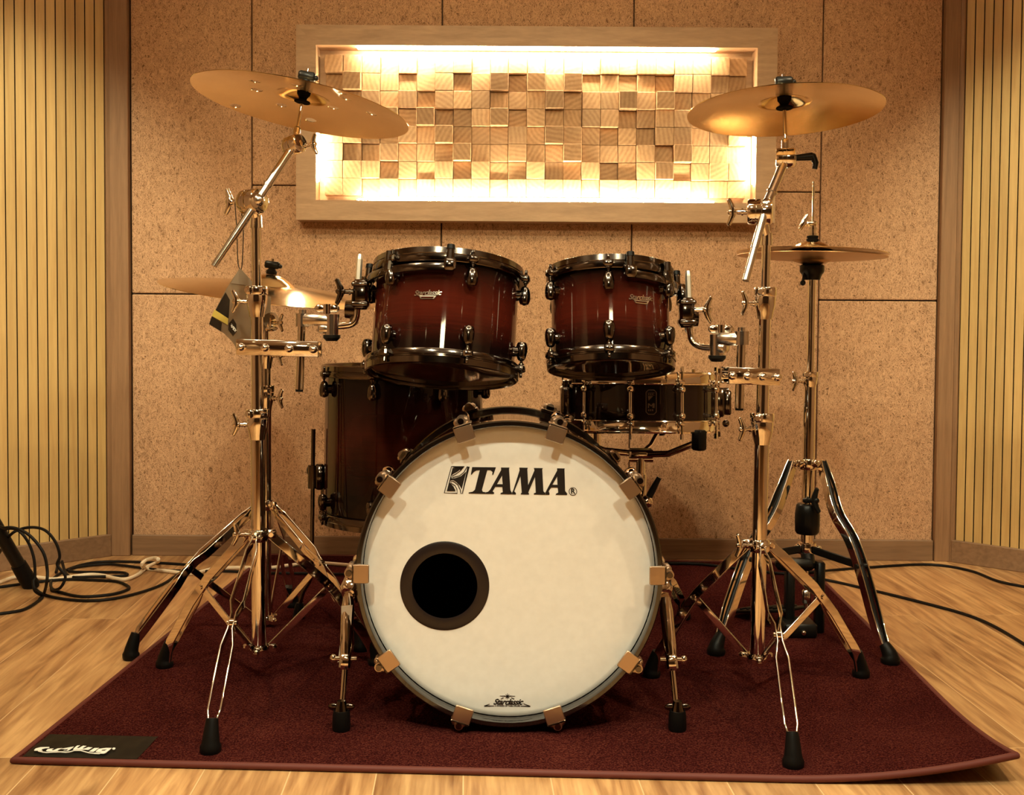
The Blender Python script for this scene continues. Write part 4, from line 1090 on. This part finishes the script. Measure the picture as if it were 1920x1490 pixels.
def tom_arm(label, post_top, post_bot, r, block, knob, lrod, side):
    T = thing('tom_arm', label, 'tom arm', Vector(post_bot), 'chrome tom arms')
    mb = MB(); a, b = Vector(post_top), Vector(post_bot); mb.cyl(a, lerp(a, b, .97), r, None, 24); pt = mb.build('post', CHROME, T)
    mb = MB(); mb.cyl(lerp(a, b, .965), b, r * .98, r * .9, 24); lab(mb.build('post_cap', RUBBER, pt), 'black end cap')
    c0, c1, h = block; c0, c1 = Vector(c0), Vector(c1); d = (c1 - c0); Lg = d.length; M = frame(lerp(c0, c1, .5), UP, d)
    mb = MB(); mb.box((0, 0, h * .18), (Lg, .030, h * .62), M, .005)
    s = 1 if (c1 - c0).dot(Vector((side, 0, 0))) > 0 else -1
    mb.box((s * Lg * .28, 0, -h * .26), (Lg * .42, .028, h * .46), M, .004)
    e = c1 if s > 0 else c0; mb.cyl(e + UP * (h * .48), e - UP * (h * .60), .0165, .0150, 24)
    o = c0 if s > 0 else c1; mb.cyl(o + UP * (h * .50), o - UP * (h * .16), .0150, None, 24); mb.cyl(o + UP * (h * .5), o + UP * (h * .5 + .008), .008, None, 16)
    bl = mb.build('holder_block', STEEL, T)
    mb = MB(); e2 = e - UP * (h * .60); mb.lathe([(.001, -.011), (.012, -.011), (.0185, -.004), (.0185, .002), (.001, .002)], Matrix.Translation(e2), 10); lab(mb.build('lock_nut', BLACKMETAL, bl), 'dark lock nut underneath')
    k = Vector(knob); mb = MB(); mb.cyl(Vector((k.x, k.y, e.z + h * .3)), k, .0065, None, 16); mb.cyl(k - UP * .012, k + UP * .008, .0085, None, 18)
    for s2 in (-1, 1): mb.ball(k + Vector((s2 * .013, 0, -.001)), (.014, .005, .0095))
    mb.build('wing_bolt', CHROME, bl)
    P = smooth_path([Vector(v) for v in lrod[0]], 6); mb = MB(); mb.tube(P, .0068, 16); lr = mb.build('l_rod', CHROME, T)
    q0, q1 = (Vector(v) for v in lrod[1]); mb = MB(); mb.tube([q0, lerp(q0, q1, .85), lerp(q0, q1, .92), q1], [.0068, .0066, .0058, .0042], 6); lab(mb.build('rod_end', PALEROD, lr, smooth=False), 'pale hexagonal upper end of the rod')
    cl, w = lrod[2]; cl = Vector(cl); mb = MB(); mb.box((0, 0, 0), (.030, .034, .064), Matrix.Translation(cl), .005); mb.box((0, -.004, -.020), (.037, .036, .012), Matrix.Translation(cl), .003); mb.box((0, -.004, .022), (.036, .036, .010), Matrix.Translation(cl), .003)
    cb = mb.build('rod_clamp', NICKEL, T)
    wing('wing_bolt', cl + Vector((w * .012, -.004, .006)), (w, -.15, 0), cb, CHROME if w > 0 else NICKEL, 1.15)
    return T
YC = Yp - .0152 - .0035 - .0025
pA = at(563, 690, Yp)
multi_clamp('chrome bolted clamp on the left boom stand, holding the post of the larger tom arm', at(443, 650, YC), at(597, 655, YC), .033, (ax(at(485, 652, Yp).z), (pA.x, Yp, 0)), (.0152, .0092))
tom_arm('chrome arm with bent rod holding the larger rack tom, clamped to the left boom stand', at(567, 590, Yp), at(561, 734, Yp), .0088,
    (at(568, 606, Yp), at(622, 607, Yp - .01), .042), at(613, 577, Yp - .01),
    ([at(626, 612, 2.352), at(650, 610, 2.352), at(662, 606, 2.352), at(668, 596, 2.352), at(670, 580, 2.352), at(671, 540, 2.352)], (at(671, 540, 2.352), at(675, 476, 2.352)), (at(677, 552, 2.352), -1)), 1)
YCr = Yr - .012 - .006
pB = at(1388, 700, Yr - .02)
multi_clamp('chrome bolted clamp on the right boom stand, holding the post of the smaller tom arm', at(1366, 704, Yr - .043), at(1462, 707, Yr - .018), .034, (axr(at(1429, 706, Yr).z), (pB.x, Yr - .02, 0)), (.0150, .0095))
w_ = at(1462, 707, Yr - .018); 
tom_arm('chrome arm with bent rod holding the smaller rack tom, clamped to the right boom stand', at(1390, 632, Yr - .02), at(1386, 769, Yr - .02), .0092,
    (at(1345, 645, 2.30), at(1390, 640, 2.27), .042), at(1352, 616, 2.30),
    ([at(1335, 652, 2.32), at(1315, 650, 2.335), at(1301, 643, 2.345), at(1295, 630, 2.35), at(1293, 610, 2.352), at(1292, 570, 2.352)], (at(1292, 570, 2.352), at(1290, 507, 2.352)), (at(1287, 586, 2.352), 1)), -1)

# ------------------------------------------------------------------ hi-hat stand
hx = at(1518, 900, HY).x; hx1 = at(1522.5, 480, HY).x
axh = line(at(1512, 1060, HY), at(1523, 480, HY)); zh = lambda py: at(1518, py, HY).z
HS = thing('hi_hat_stand', 'chrome two-legged hi-hat stand with black pedal at the right, behind the right boom stand', 'hi-hat stand', (axh(0).x, axh(0).y, RZ))
tube_part(HS, 'upper_tube', axh(zh(720)), axh(zh(520)), .0102); tube_part(HS, 'lower_tube', axh(zh(1020)), axh(zh(705)), .0150)
tube_part(HS, 'pull_rod', axh(zh(540)), axh(zh(340)), .0030)
collar(HS, axh(zh(706)), UP, .0200, .0098, (-1, -.3, 0), h=.036)
mb = MB(); M = frame(axh(zh(508)), UP)
mb.lathe([(.0035, .016), (.026, .016), (.030, .013), (.030, -.002), (.024, -.010), (.020, -.022), (.0104, -.022), (.0104, 0)], M, 28, closed=True); sc_ = axh(zh(520)); mb.cyl(sc_ + Vector((-.022, -.012, .012)), sc_ + Vector((-.026, -.014, -.012)), .0035, None, 10); mb.ball(sc_ + Vector((-.026, -.014, -.014)), .007)
lab(mb.build('cymbal_seat', PLASTIC, HS), 'black cup under the cymbals')
mb = MB(); M = frame(axh(zh(449)), UP); mb.lathe([(.0032, -.008), (.0130, -.008), (.0150, -.004), (.0150, .001), (.0120, .003), (.0140, .005), (.0140, .009), (.0032, .011)], M, 24, closed=True); lab(mb.build('clutch_felt', FELT, HS), 'black felts of the clutch')
mb = MB(); mb.cyl(axh(zh(444)), axh(zh(418)), .0078, None, 20); mb.cyl(axh(zh(441)), axh(zh(437)), .0112, None, 20); mb.cyl(axh(zh(430)), axh(zh(427)), .0105, None, 20); c = axh(zh(419)); mb.box((-.006, 0, 0), (.030, .018, .014), Matrix.Translation(c), .004)
cu = mb.build('clutch', CHROME, HS)
mb = MB(); b = c + Vector((-.026, -.006, 0)); mb.cyl(c, b, .0045, None, 12); Mx = Matrix.Translation(b) @ Matrix.Rotation(rad(26), 4, 'Y'); mb.ball((0, 0, .003), (.0072, .006, .024), Mx); mb.build('wing_bolt', CHROME, cu)
hz_ = zh(866); fR, fL = flr(1669, 1243, RZ), flr(1343, 1226, RZ)
mb = MB(); M = frame(axh(hz_), UP); mb.lathe([(.0148, -.018), (.0210, -.018), (.0225, -.015), (.0225, .006), (.0210, .009), (.0148, .009)], M, 28, closed=True)
for f in (fR, fL):
    d = Vector((f.x - axh(hz_).x, f.y - axh(hz_).y, 0)).normalized(); mb.box((0, 0, 0), (.012, .030, .018), frame(axh(hz_) + d * .030, UP, Vector((-d.y, d.x, 0))), .003)
mb.build('leg_hub', CHROME, HS)
def hat_leg(f, pts):
    n = len(pts); P = [at(px, py, lerp(HY - .02, f.y + .012, i / (n - 1))) for i, (px, py) in enumerate(pts)]
    d = Vector((f.x - P[0].x, f.y - P[0].y, 0)).normalized(); side = Vector((-d.y, d.x, 0)); S_ = smooth_path(P, 5); m = len(S_)
    of = [.0065 + .0055 * min(1, 4 * min(i / m, 1 - i / m) + .15) for i in range(m)]
    mb = MB()
    for s in (-1, 1): mb.strip(S_, side, [s * o for o in of], .024, .0036)
    lg = mb.build('leg', CHROME, HS, flat=True)
    mb = MB(); mb.strip(S_, side, [0] * m, .013, .014); lab(mb.build('leg_web', BLACKMETAL, lg), 'dark web between the leg strips')
    boot(lg, f, P[-1] + UP * .008, k=1.12); return S_
pr = hat_leg(fR, [(1541, 866), (1553, 905), (1569, 962), (1597, 1012), (1619, 1075), (1642, 1160), (1657, 1213)])
pl = hat_leg(fL, [(1486, 866), (1466, 920), (1446, 968), (1410, 1025), (1388, 1080), (1366, 1145), (1352, 1195)])
cz = zh(1027); cp = axh(cz)
mb = MB(); mb.lathe([(.0148, -.014), (.022, -.014), (.0235, -.010), (.0235, .010), (.022, .014), (.0148, .014)], Matrix.Translation(cp), 28, closed=True); mb.ball(cp + Vector((-.026, -.010, .004)), .0085); mb.ball(cp + Vector((.027, -.008, 0)), .0085); mb.build('lower_collar', CHROME, HS)
for P, k in ((pr, .55), (pl, .55)):
    e = min(P, key=lambda v: abs(v.z - (cz - .004))); mb = MB(); d = (e - cp); s_ = Vector((-d.y, d.x, 0)).normalized(); a = cp + d.normalized() * .026
    mb.strip([a, lerp(a, e, .5), e], s_, [0, 0, 0], .020, .006); mb.cyl(e - s_ * .017, e + s_ * .017, .006, None, 14); lab(mb.build('brace', BLACKMETAL, HS), 'dark brace bar')
mb = MB(); p = axh(zh(972)); mb.lathe([(.0148, -.038), (.026, -.038), (.030, -.032), (.031, -.010), (.031, .012), (.028, .034), (.024, .038), (.0148, .038)], Matrix.Translation(p), 16, closed=True); an = mb.build('adjusting_nut', PLASTIC, HS); lab(an, 'black tension adjusting nut')
wing('wing_bolt', axh(zh(936)) + Vector((-.014, -.016, 0)), (.75, -.65, .1), HS, BLACKMETAL, 1.3, .014)
# pedal frame and footboard
fx = axh(.1).x; fy = HY - .03
mb = MB(); hgt = at(1500, 1047, fy).z
for xs in (at(1480, 1120, fy).x, at(1536, 1120, fy).x): mb.box((xs, fy, RZ + hgt * .46), (.022, .030, hgt * .92), None, .004)
mb.box(((at(1480, 1, fy).x + at(1536, 1, fy).x) / 2, fy, hgt - .014), (.098, .032, .030), None, .010)
mb.cyl(axh(zh(1032)), Vector((axh(.1).x, fy, hgt - .02)), .0165, None, 24)
mb.box(((at(1490, 1, fy).x + at(1530, 1, fy).x) / 2, fy - .02, RZ + .018), (.080, .080, .034), None, .004)
pf = mb.build('pedal_frame', BLACKMETAL, HS)
mb = MB(); b = at(1507, 1186, fy - .062); mb.ball(b, .0065); mb.build('screw', CHROME, pf)
mb = MB(); c = Vector((at(1512, 1100, fy).x, fy, .11)); mb.cyl(c + UP * .06, c - UP * .05, .006, None, 12); mb.box((0, 0, 0), (.020, .016, .034), Matrix.Translation(c - UP * .012), .003); mb.build('pull_linkage', STEEL, pf)
mb = MB(); n0 = Vector((at(1512, 1, fy).x, fy + .01, RZ + .055)); n1 = flr(1388, 1150, RZ) + UP * .010
d = (n1 - n0).normalized(); s_ = d.cross(UP).normalized(); u_ = s_.cross(d)
B = Matrix((d, s_, u_)).transposed().to_4x4(); Lf = (n1 - n0).length
mb.box((0, 0, 0), (Lf, .075, .008), Matrix.Translation(lerp(n0, n1, .5)) @ B, .002)
for k in range(7): mb.box((-Lf * .38 + k * Lf * .12, 0, .006), (.006, .060, .004), Matrix.Translation(lerp(n0, n1, .5)) @ B, .001)
lab(mb.build('footboard', BLACKMETAL, HS), 'black ribbed footboard')

# ------------------------------------------------------------------ snare stand, throne
snc = Vector((st.x, SY, 0)); hzS = sb.z
NS = thing('snare_stand', 'chrome snare stand with black-tipped basket arms, mostly hidden behind the bass drum', 'snare stand', (snc.x, snc.y, RZ))
bz = at(1215, 850, SY).z
mb = MB(); mb.cyl((snc.x, snc.y, at(1, 905, SY).z), (snc.x, snc.y, bz + .01), .0120, None, 20); mb.cyl((snc.x, snc.y, .05), (snc.x, snc.y, at(1, 880, SY).z), .0150, None, 24); mb.build('tube', CHROME, NS)
mb = MB(); mb.box((snc.x, snc.y, bz), (.060, .05, .022), None, .004); mb.cyl((snc.x - .03, snc.y, bz - .012), (snc.x + .03, snc.y, bz - .012), .010, None, 16); mb.build('basket_base', CHROME, NS)
for a in (rad(38), rad(158), rad(278)):
    e = snc + pol(.186, a, 0); p0 = Vector((snc.x, snc.y, bz)); p1 = Vector((e.x, e.y, hzS - .012)); dd = Vector((e.x - snc.x, e.y - snc.y, 0)).normalized(); s_ = Vector((-dd.y, dd.x, 0))
    mb = MB(); mb.strip([p0 + dd * .02, lerp(p0, p1, .5) - UP * .012, p1 - dd * .01, p1], s_, [0, 0, 0, 0], .016, .012); ar = mb.build('basket_arm', CHROME, NS)
    mb = MB(); mb.box((0, 0, 0), (.026, .030, .048), frame(p1 + dd * .006 + UP * .010, UP, s_), .004); lab(mb.build('arm_tip', RUBBER, ar), 'black rubber grip of the arm')
p = at(1212, 940, SY - .03); q = at(1236, 895, SY - .03)
mb = MB(); mb.tube([p, lerp(p, q, .5), q], [.0085, .0085, .0062], 14); lab(mb.build('tilt_handle', PLASTIC, NS), 'black tilt handle')
mb = MB(); mb.ball(p, .016); mb.cyl(p + Vector((-.030, .01, 0)), p + Vector((.014, 0, -.004)), .010, None, 16); mb.build('tilt_joint', CHROME, NS)
hub(NS, (snc.x, snc.y, .20), .015, [snc + pol(.3, a, 0) for a in (rad(-60), rad(60), rad(165))], h=.024)
for f in (flr(1281, 1160, RZ), Vector((snc.x - .25, snc.y + .12, RZ)), Vector((snc.x - .03, snc.y - .0 + .36, RZ))):
    braced_leg(NS, Vector((snc.x, snc.y, 0)), .20, f, .07, CHROME, bow=.02)
TH = Vector((.24, 3.12, RZ))
DT = thing('drum_throne', 'round black drum seat, a sliver of it showing between the bass drum and the snare', 'drum throne', TH)
tz = at(1030, 757, 3.12).z
mb = MB(); mb.lathe([(.001, tz - .002), (.135, tz), (.160, tz - .010), (.168, tz - .030), (.165, tz - .060), (.15, tz - .068), (.001, tz - .068)], Matrix.Translation((TH.x, TH.y, 0)), 48); mb.build('seat', BLACKPAINT, DT)
mb = MB(); mb.cyl((TH.x, TH.y, .10), (TH.x, TH.y, tz - .066), .0125, None, 20); mb.build('post', CHROME, DT)
for a in (rad(-40), rad(80), rad(200)):
    f = TH + pol(.22, a, 0); mb = MB(); mb.cyl((TH.x, TH.y, .26), f + UP * .012, .009, None, 12); lg = mb.build('leg', CHROME, DT); boot(lg, f, lerp(f + UP * .012, Vector((TH.x, TH.y, .26)), .15), k=.9)

# ------------------------------------------------------------------ hang tags
HT_Y = 2.425
def sheet(poly, Yf, th, name, mat, parent):
    """paper shape from photo outline, bent slightly in depth by Yf(px, py)"""
    f = [at(x, y, Yf(x, y)) for x, y in poly]; mb = MB(); b = [p + Vector((0, th, 0)) for p in f]
    mb.quad_rings([f, b], True, True, True); return mb.build(name, mat, parent, smooth=False)
GLOSS = simple('glossy_card', (.30, .21, .13), .16, .35, .6); GLOSSD = simple('dark_print', (.030, .022, .016), .15, .2, .6); GLOSSY = simple('yellow_print', (.62, .46, .10), .25); GLOSSG = simple('grey_card_back', (.22, .155, .10), .5)
TG = thing('hang_tag', 'large glossy printed card hung by a black string from the left boom stand', 'hang tag', at(448, 660, HT_Y))
fY = lambda x, y: HT_Y + .00035 * (x - 450) + .00012 * (y - 560)
body = [(450, 502), (471, 526), (492, 552), (508, 556), (507, 584), (505, 600), (490, 634), (470, 652), (446, 660), (437, 642), (420, 625), (392, 608), (398, 592), (412, 565), (425, 540), (438, 520)]
cd_ = sheet(body, fY, .0012, 'card', GLOSS, TG)
f2 = lambda x, y: fY(x, y) - .0012
sheet([(450, 502), (471, 526), (480, 537), (433, 531), (441, 516)], f2, .0008, 'card_fold', GLOSSG, cd_)
sheet([(423, 548), (431, 562), (429, 592), (428, 601), (403, 584), (414, 563)], f2, .0008, 'dark_print', GLOSSD, cd_)
sheet([(403, 584), (428, 601), (427, 604), (400, 590)], f2, .0008, 'print_edge', GLOSSD, cd_)
sheet([(402, 580), (428, 597), (427, 609), (397, 592)], lambda x, y: fY(x, y) - .0022, .0008, 'yellow_stripe', GLOSSY, cd_)
sheet([(397, 593), (416, 605), (414, 621), (392, 607)], f2, .0008, 'dark_print', GLOSSD, cd_)
sheet([(429, 606), (437, 597), (443, 607), (443, 622), (437, 630), (428, 618)], f2, .0008, 'brand_patch', GLOSSD, cd_)
q = at(436, 613, f2(436, 613) - .0012); tm_ = text_mesh('MAPEX', .0075, 0, .0003, .0002)
mb = MB(); mb.add_mesh(tm_, Matrix.Translation(q) @ Matrix.Rotation(rad(90), 4, 'X') @ Matrix.Rotation(rad(-52), 4, 'Z')); mb.build('lettering', WHITEINK, cd_, smooth=False)
mb = MB(); o = at(506, 601, HT_Y + .012); mb.lathe([(.0165, -.014), (.0175, -.014), (.0175, .014), (.0165, .014)], frame(o, (.35, -.93, .1)), 28, 0, rad(300), True); mb.build('curled_end', GLOSS, cd_)
mb = MB(); k = at(441, 380, 2.352); mb.tube(smooth_path([at(450, 505, HT_Y), at(446, 490, 2.41), at(444, 430, 2.37), k, at(450, 384, 2.352), at(456, 430, 2.37), at(454, 495, 2.41), at(450, 508, HT_Y)], 6), .0011, 6); lab(mb.build('string', INK, TG), 'thin black string loop')
T2 = thing('hang_tag', 'narrow pale paper tag hanging from the left spur of the bass drum', 'hang tag', at(640, 1240, 2.19))
def f3(x, y): return 2.165 + .0004 * (655 - x) + .00008 * (1240 - y)
cp_ = sheet([(640, 1136), (661, 1134), (657, 1190), (652, 1225), (641, 1236), (633, 1242), (638, 1205), (641, 1170)], f3, .0006, 'paper', PAPER, T2)
f4 = lambda x, y: f3(x, y) - .0006
GREYINK = simple('grey_ink', (.10, .075, .05), .6)
sheet([(645, 1154), (655, 1153), (655, 1166), (645, 1167)], f4, .0004, 'printed_mark', GREYINK, cp_); sheet([(646, 1169), (655, 1168), (655, 1170), (646, 1171)], f4, .0004, 'printed_line', GREYINK, cp_); sheet([(649, 1181), (653, 1180), (653, 1188), (649, 1189)], f4, .0004, 'printed_mark', GREYINK, cp_)
mb = MB(); mb.tube([at(657, 1134, 2.166), at(656, 1122, 2.175), at(654, 1112, 2.19)], .0009, 6); mb.build('string', PAPER, T2)

# ------------------------------------------------------------------ stand leg and cables at the left, cables at the right
e0 = flr(60, 1101, 0); e1 = Vector((-1.60, 2.86, .70))
ES = thing('equipment_stand', 'thick black leg of a stand leaning in at the left edge, cables looped round it', 'stand', (e1.x, e1.y, 0))
u = (e1 - e0).normalized()
mb = MB(); mb.cyl(e0 + u * .05, e1, .0185, .0205, 24); lgE = mb.build('leg', BLACKMETAL, ES)
mb = MB(); mb.tube([e0 + u * .085, e0 + u * .03 , e0 + u * .008 + UP * .004, Vector((e0.x, e0.y, 0))], [.0215, .023, .0235, .021], 20); lab(mb.build('rubber_foot', RUBBER, lgE), 'black rubber foot')
mb = MB(); mb.cyl((e1.x, e1.y, .30), (e1.x, e1.y, 1.15), .019, None, 24); mb.build('pole', BLACKMETAL, ES)
mb = MB(); mb.lathe([(.019, .66), (.036, .66), (.036, .74), (.019, .74)], Matrix.Translation((e1.x, e1.y, 0)), 24, closed=True); mb.build('hub', BLACKMETAL, ES)
for dx, dy in ((.10, -.40), (-.34, -.02)):
    g_ = Vector((e1.x + dx, e1.y + dy, .0)); mb = MB(); mb.cyl(lerp(g_, e1, .05) + UP * .006, e1, .0175, .0195, 20); l_ = mb.build('leg', BLACKMETAL, ES); mb = MB(); mb.tube([lerp(g_, e1, .10), lerp(g_, e1, .03) + UP * .006, g_], [.0205, .022, .021], 16); lab(mb.build('rubber_foot', RUBBER, l_), 'black rubber foot')

def cable(label, pts, mat, r=.0042, closed=False, cat='cable', name='cable', group=None):
    mb = MB(); mb.tube(smooth_path(pts, 7, closed), r, 8, closed=closed); o = mb.build(name, mat)
    return tag(o, label, cat, group or ('black cables on the floor' if mat == CABLEBLACK else None))
def zl(pts, z=.0045): return [flr(x / 4.571, 950 + y / 4.571, z if isinstance(z, (int, float)) else z[i]) for i, (x, y) in enumerate(pts)]
cable('black cable lying in a wide flat loop on the floor left of the left stand',
      zl([(290, 690), (380, 752), (600, 795), (850, 800), (1100, 760), (1350, 682), (1500, 595), (1600, 505), (1560, 492), (1200, 472), (850, 472), (620, 520), (460, 610), (440, 690), (520, 730), (700, 768), (950, 750), (1085, 712), (1100, 682), (1000, 640), (800, 627), (560, 622), (300, 645), (0, 686), (-150, 700)]), CABLEBLACK)
def air(pts, Y0, Y1):
    n = len(pts); return [at(x / 4.571, 950 + y / 4.571, lerp(Y0, Y1, i / (n - 1))) for i, (x, y) in enumerate(pts)]
cable('black cable coiled in upright loops round the leaning stand leg',
      zl([(-160, 930), (0, 915), (200, 880), (330, 805), (362, 765)]) + air([(300, 720), (285, 640), (300, 600), (290, 440), (240, 300), (160, 205), (60, 188)], 3.02, 3.06) + air([(-60, 260), (-30, 420)], 3.22, 3.24) + air([(80, 250), (180, 190), (300, 176), (400, 210), (480, 310), (512, 420), (490, 490), (520, 540), (560, 600), (520, 690)], 3.10, 3.08) + zl([(450, 715), (440, 700)]), CABLEBLACK)
cable('black cable rising in one tall loop in front of the leaning stand leg',
      zl([(340, 790), (375, 745)]) + air([(398, 660), (405, 540), (370, 390), (260, 250), (140, 185), (40, 180)], 3.00, 3.03) + [at(-13, 998, 3.10)] + [flr(-60, 1120, .0045)], CABLEBLACK)
cable('black cable running along the back wall behind the left stands',
      zl([(480, 560), (520, 440), (560, 560), (620, 600), (760, 600), (1060, 590), (1080, 570), (1000, 560), (620, 555), (640, 520), (900, 490)], .006) + [flr(x, y, .006) for x, y in ((232, 1060), (300, 1068), (360, 1070), (430, 1071), (480, 1073))] + [flr(x, y, RZ + .006) for x, y in ((520, 1074), (600, 1075), (700, 1078))], CABLEBLACK)
cable('white cable running along the left wall with a small raised loop',
      zl([(-80, 665), (0, 645), (90, 612), (170, 600), (330, 605), (450, 620), (580, 605), (750, 582), (880, 588), (1000, 615), (1080, 620), (1180, 580), (1260, 515), (1345, 475)], .006) + [at(297.5, 1049, 3.30), at(290, 1046, 3.34), at(274, 1050, 3.36), at(266, 1058, 3.33)] + zl([(1260, 530), (1450, 552), (1640, 572)], .006) + [flr(x, y, .007) for x, y in ((400, 1066), (440, 1064))] + [flr(x, y, RZ + .006) for x, y in ((505, 1064), (540, 1060), (590, 1055), (640, 1058), (700, 1064))], CABLEWHITE, .0058)
def zr2(pts, z): return [flr(1240 + x / 2.8235, 1030 + y / 2.8235, z) for x, y in pts]
cable('black cable along the foot of the back wall at the right',
      [flr(1150, 1056, RZ + .005)] + zr2([(20, 72), (200, 76), (400, 100), (640, 126)], RZ + .005) + zr2([(800, 118)], RZ + .005) + zr2([(960, 104), (1100, 94), (1350, 79), (1500, 86), (1650, 116), (1780, 166), (1920, 196), (2100, 225)], .0045), CABLEBLACK)
cable('black cable crossing the floor planks from the hi-hat towards the right edge',
      zr2([(700, 140), (800, 150)], RZ + .005) + zr2([(905, 167), (1050, 200), (1200, 235), (1400, 285), (1600, 340), (1750, 400), (1920, 500), (2080, 610)], .0045), CABLEBLACK)
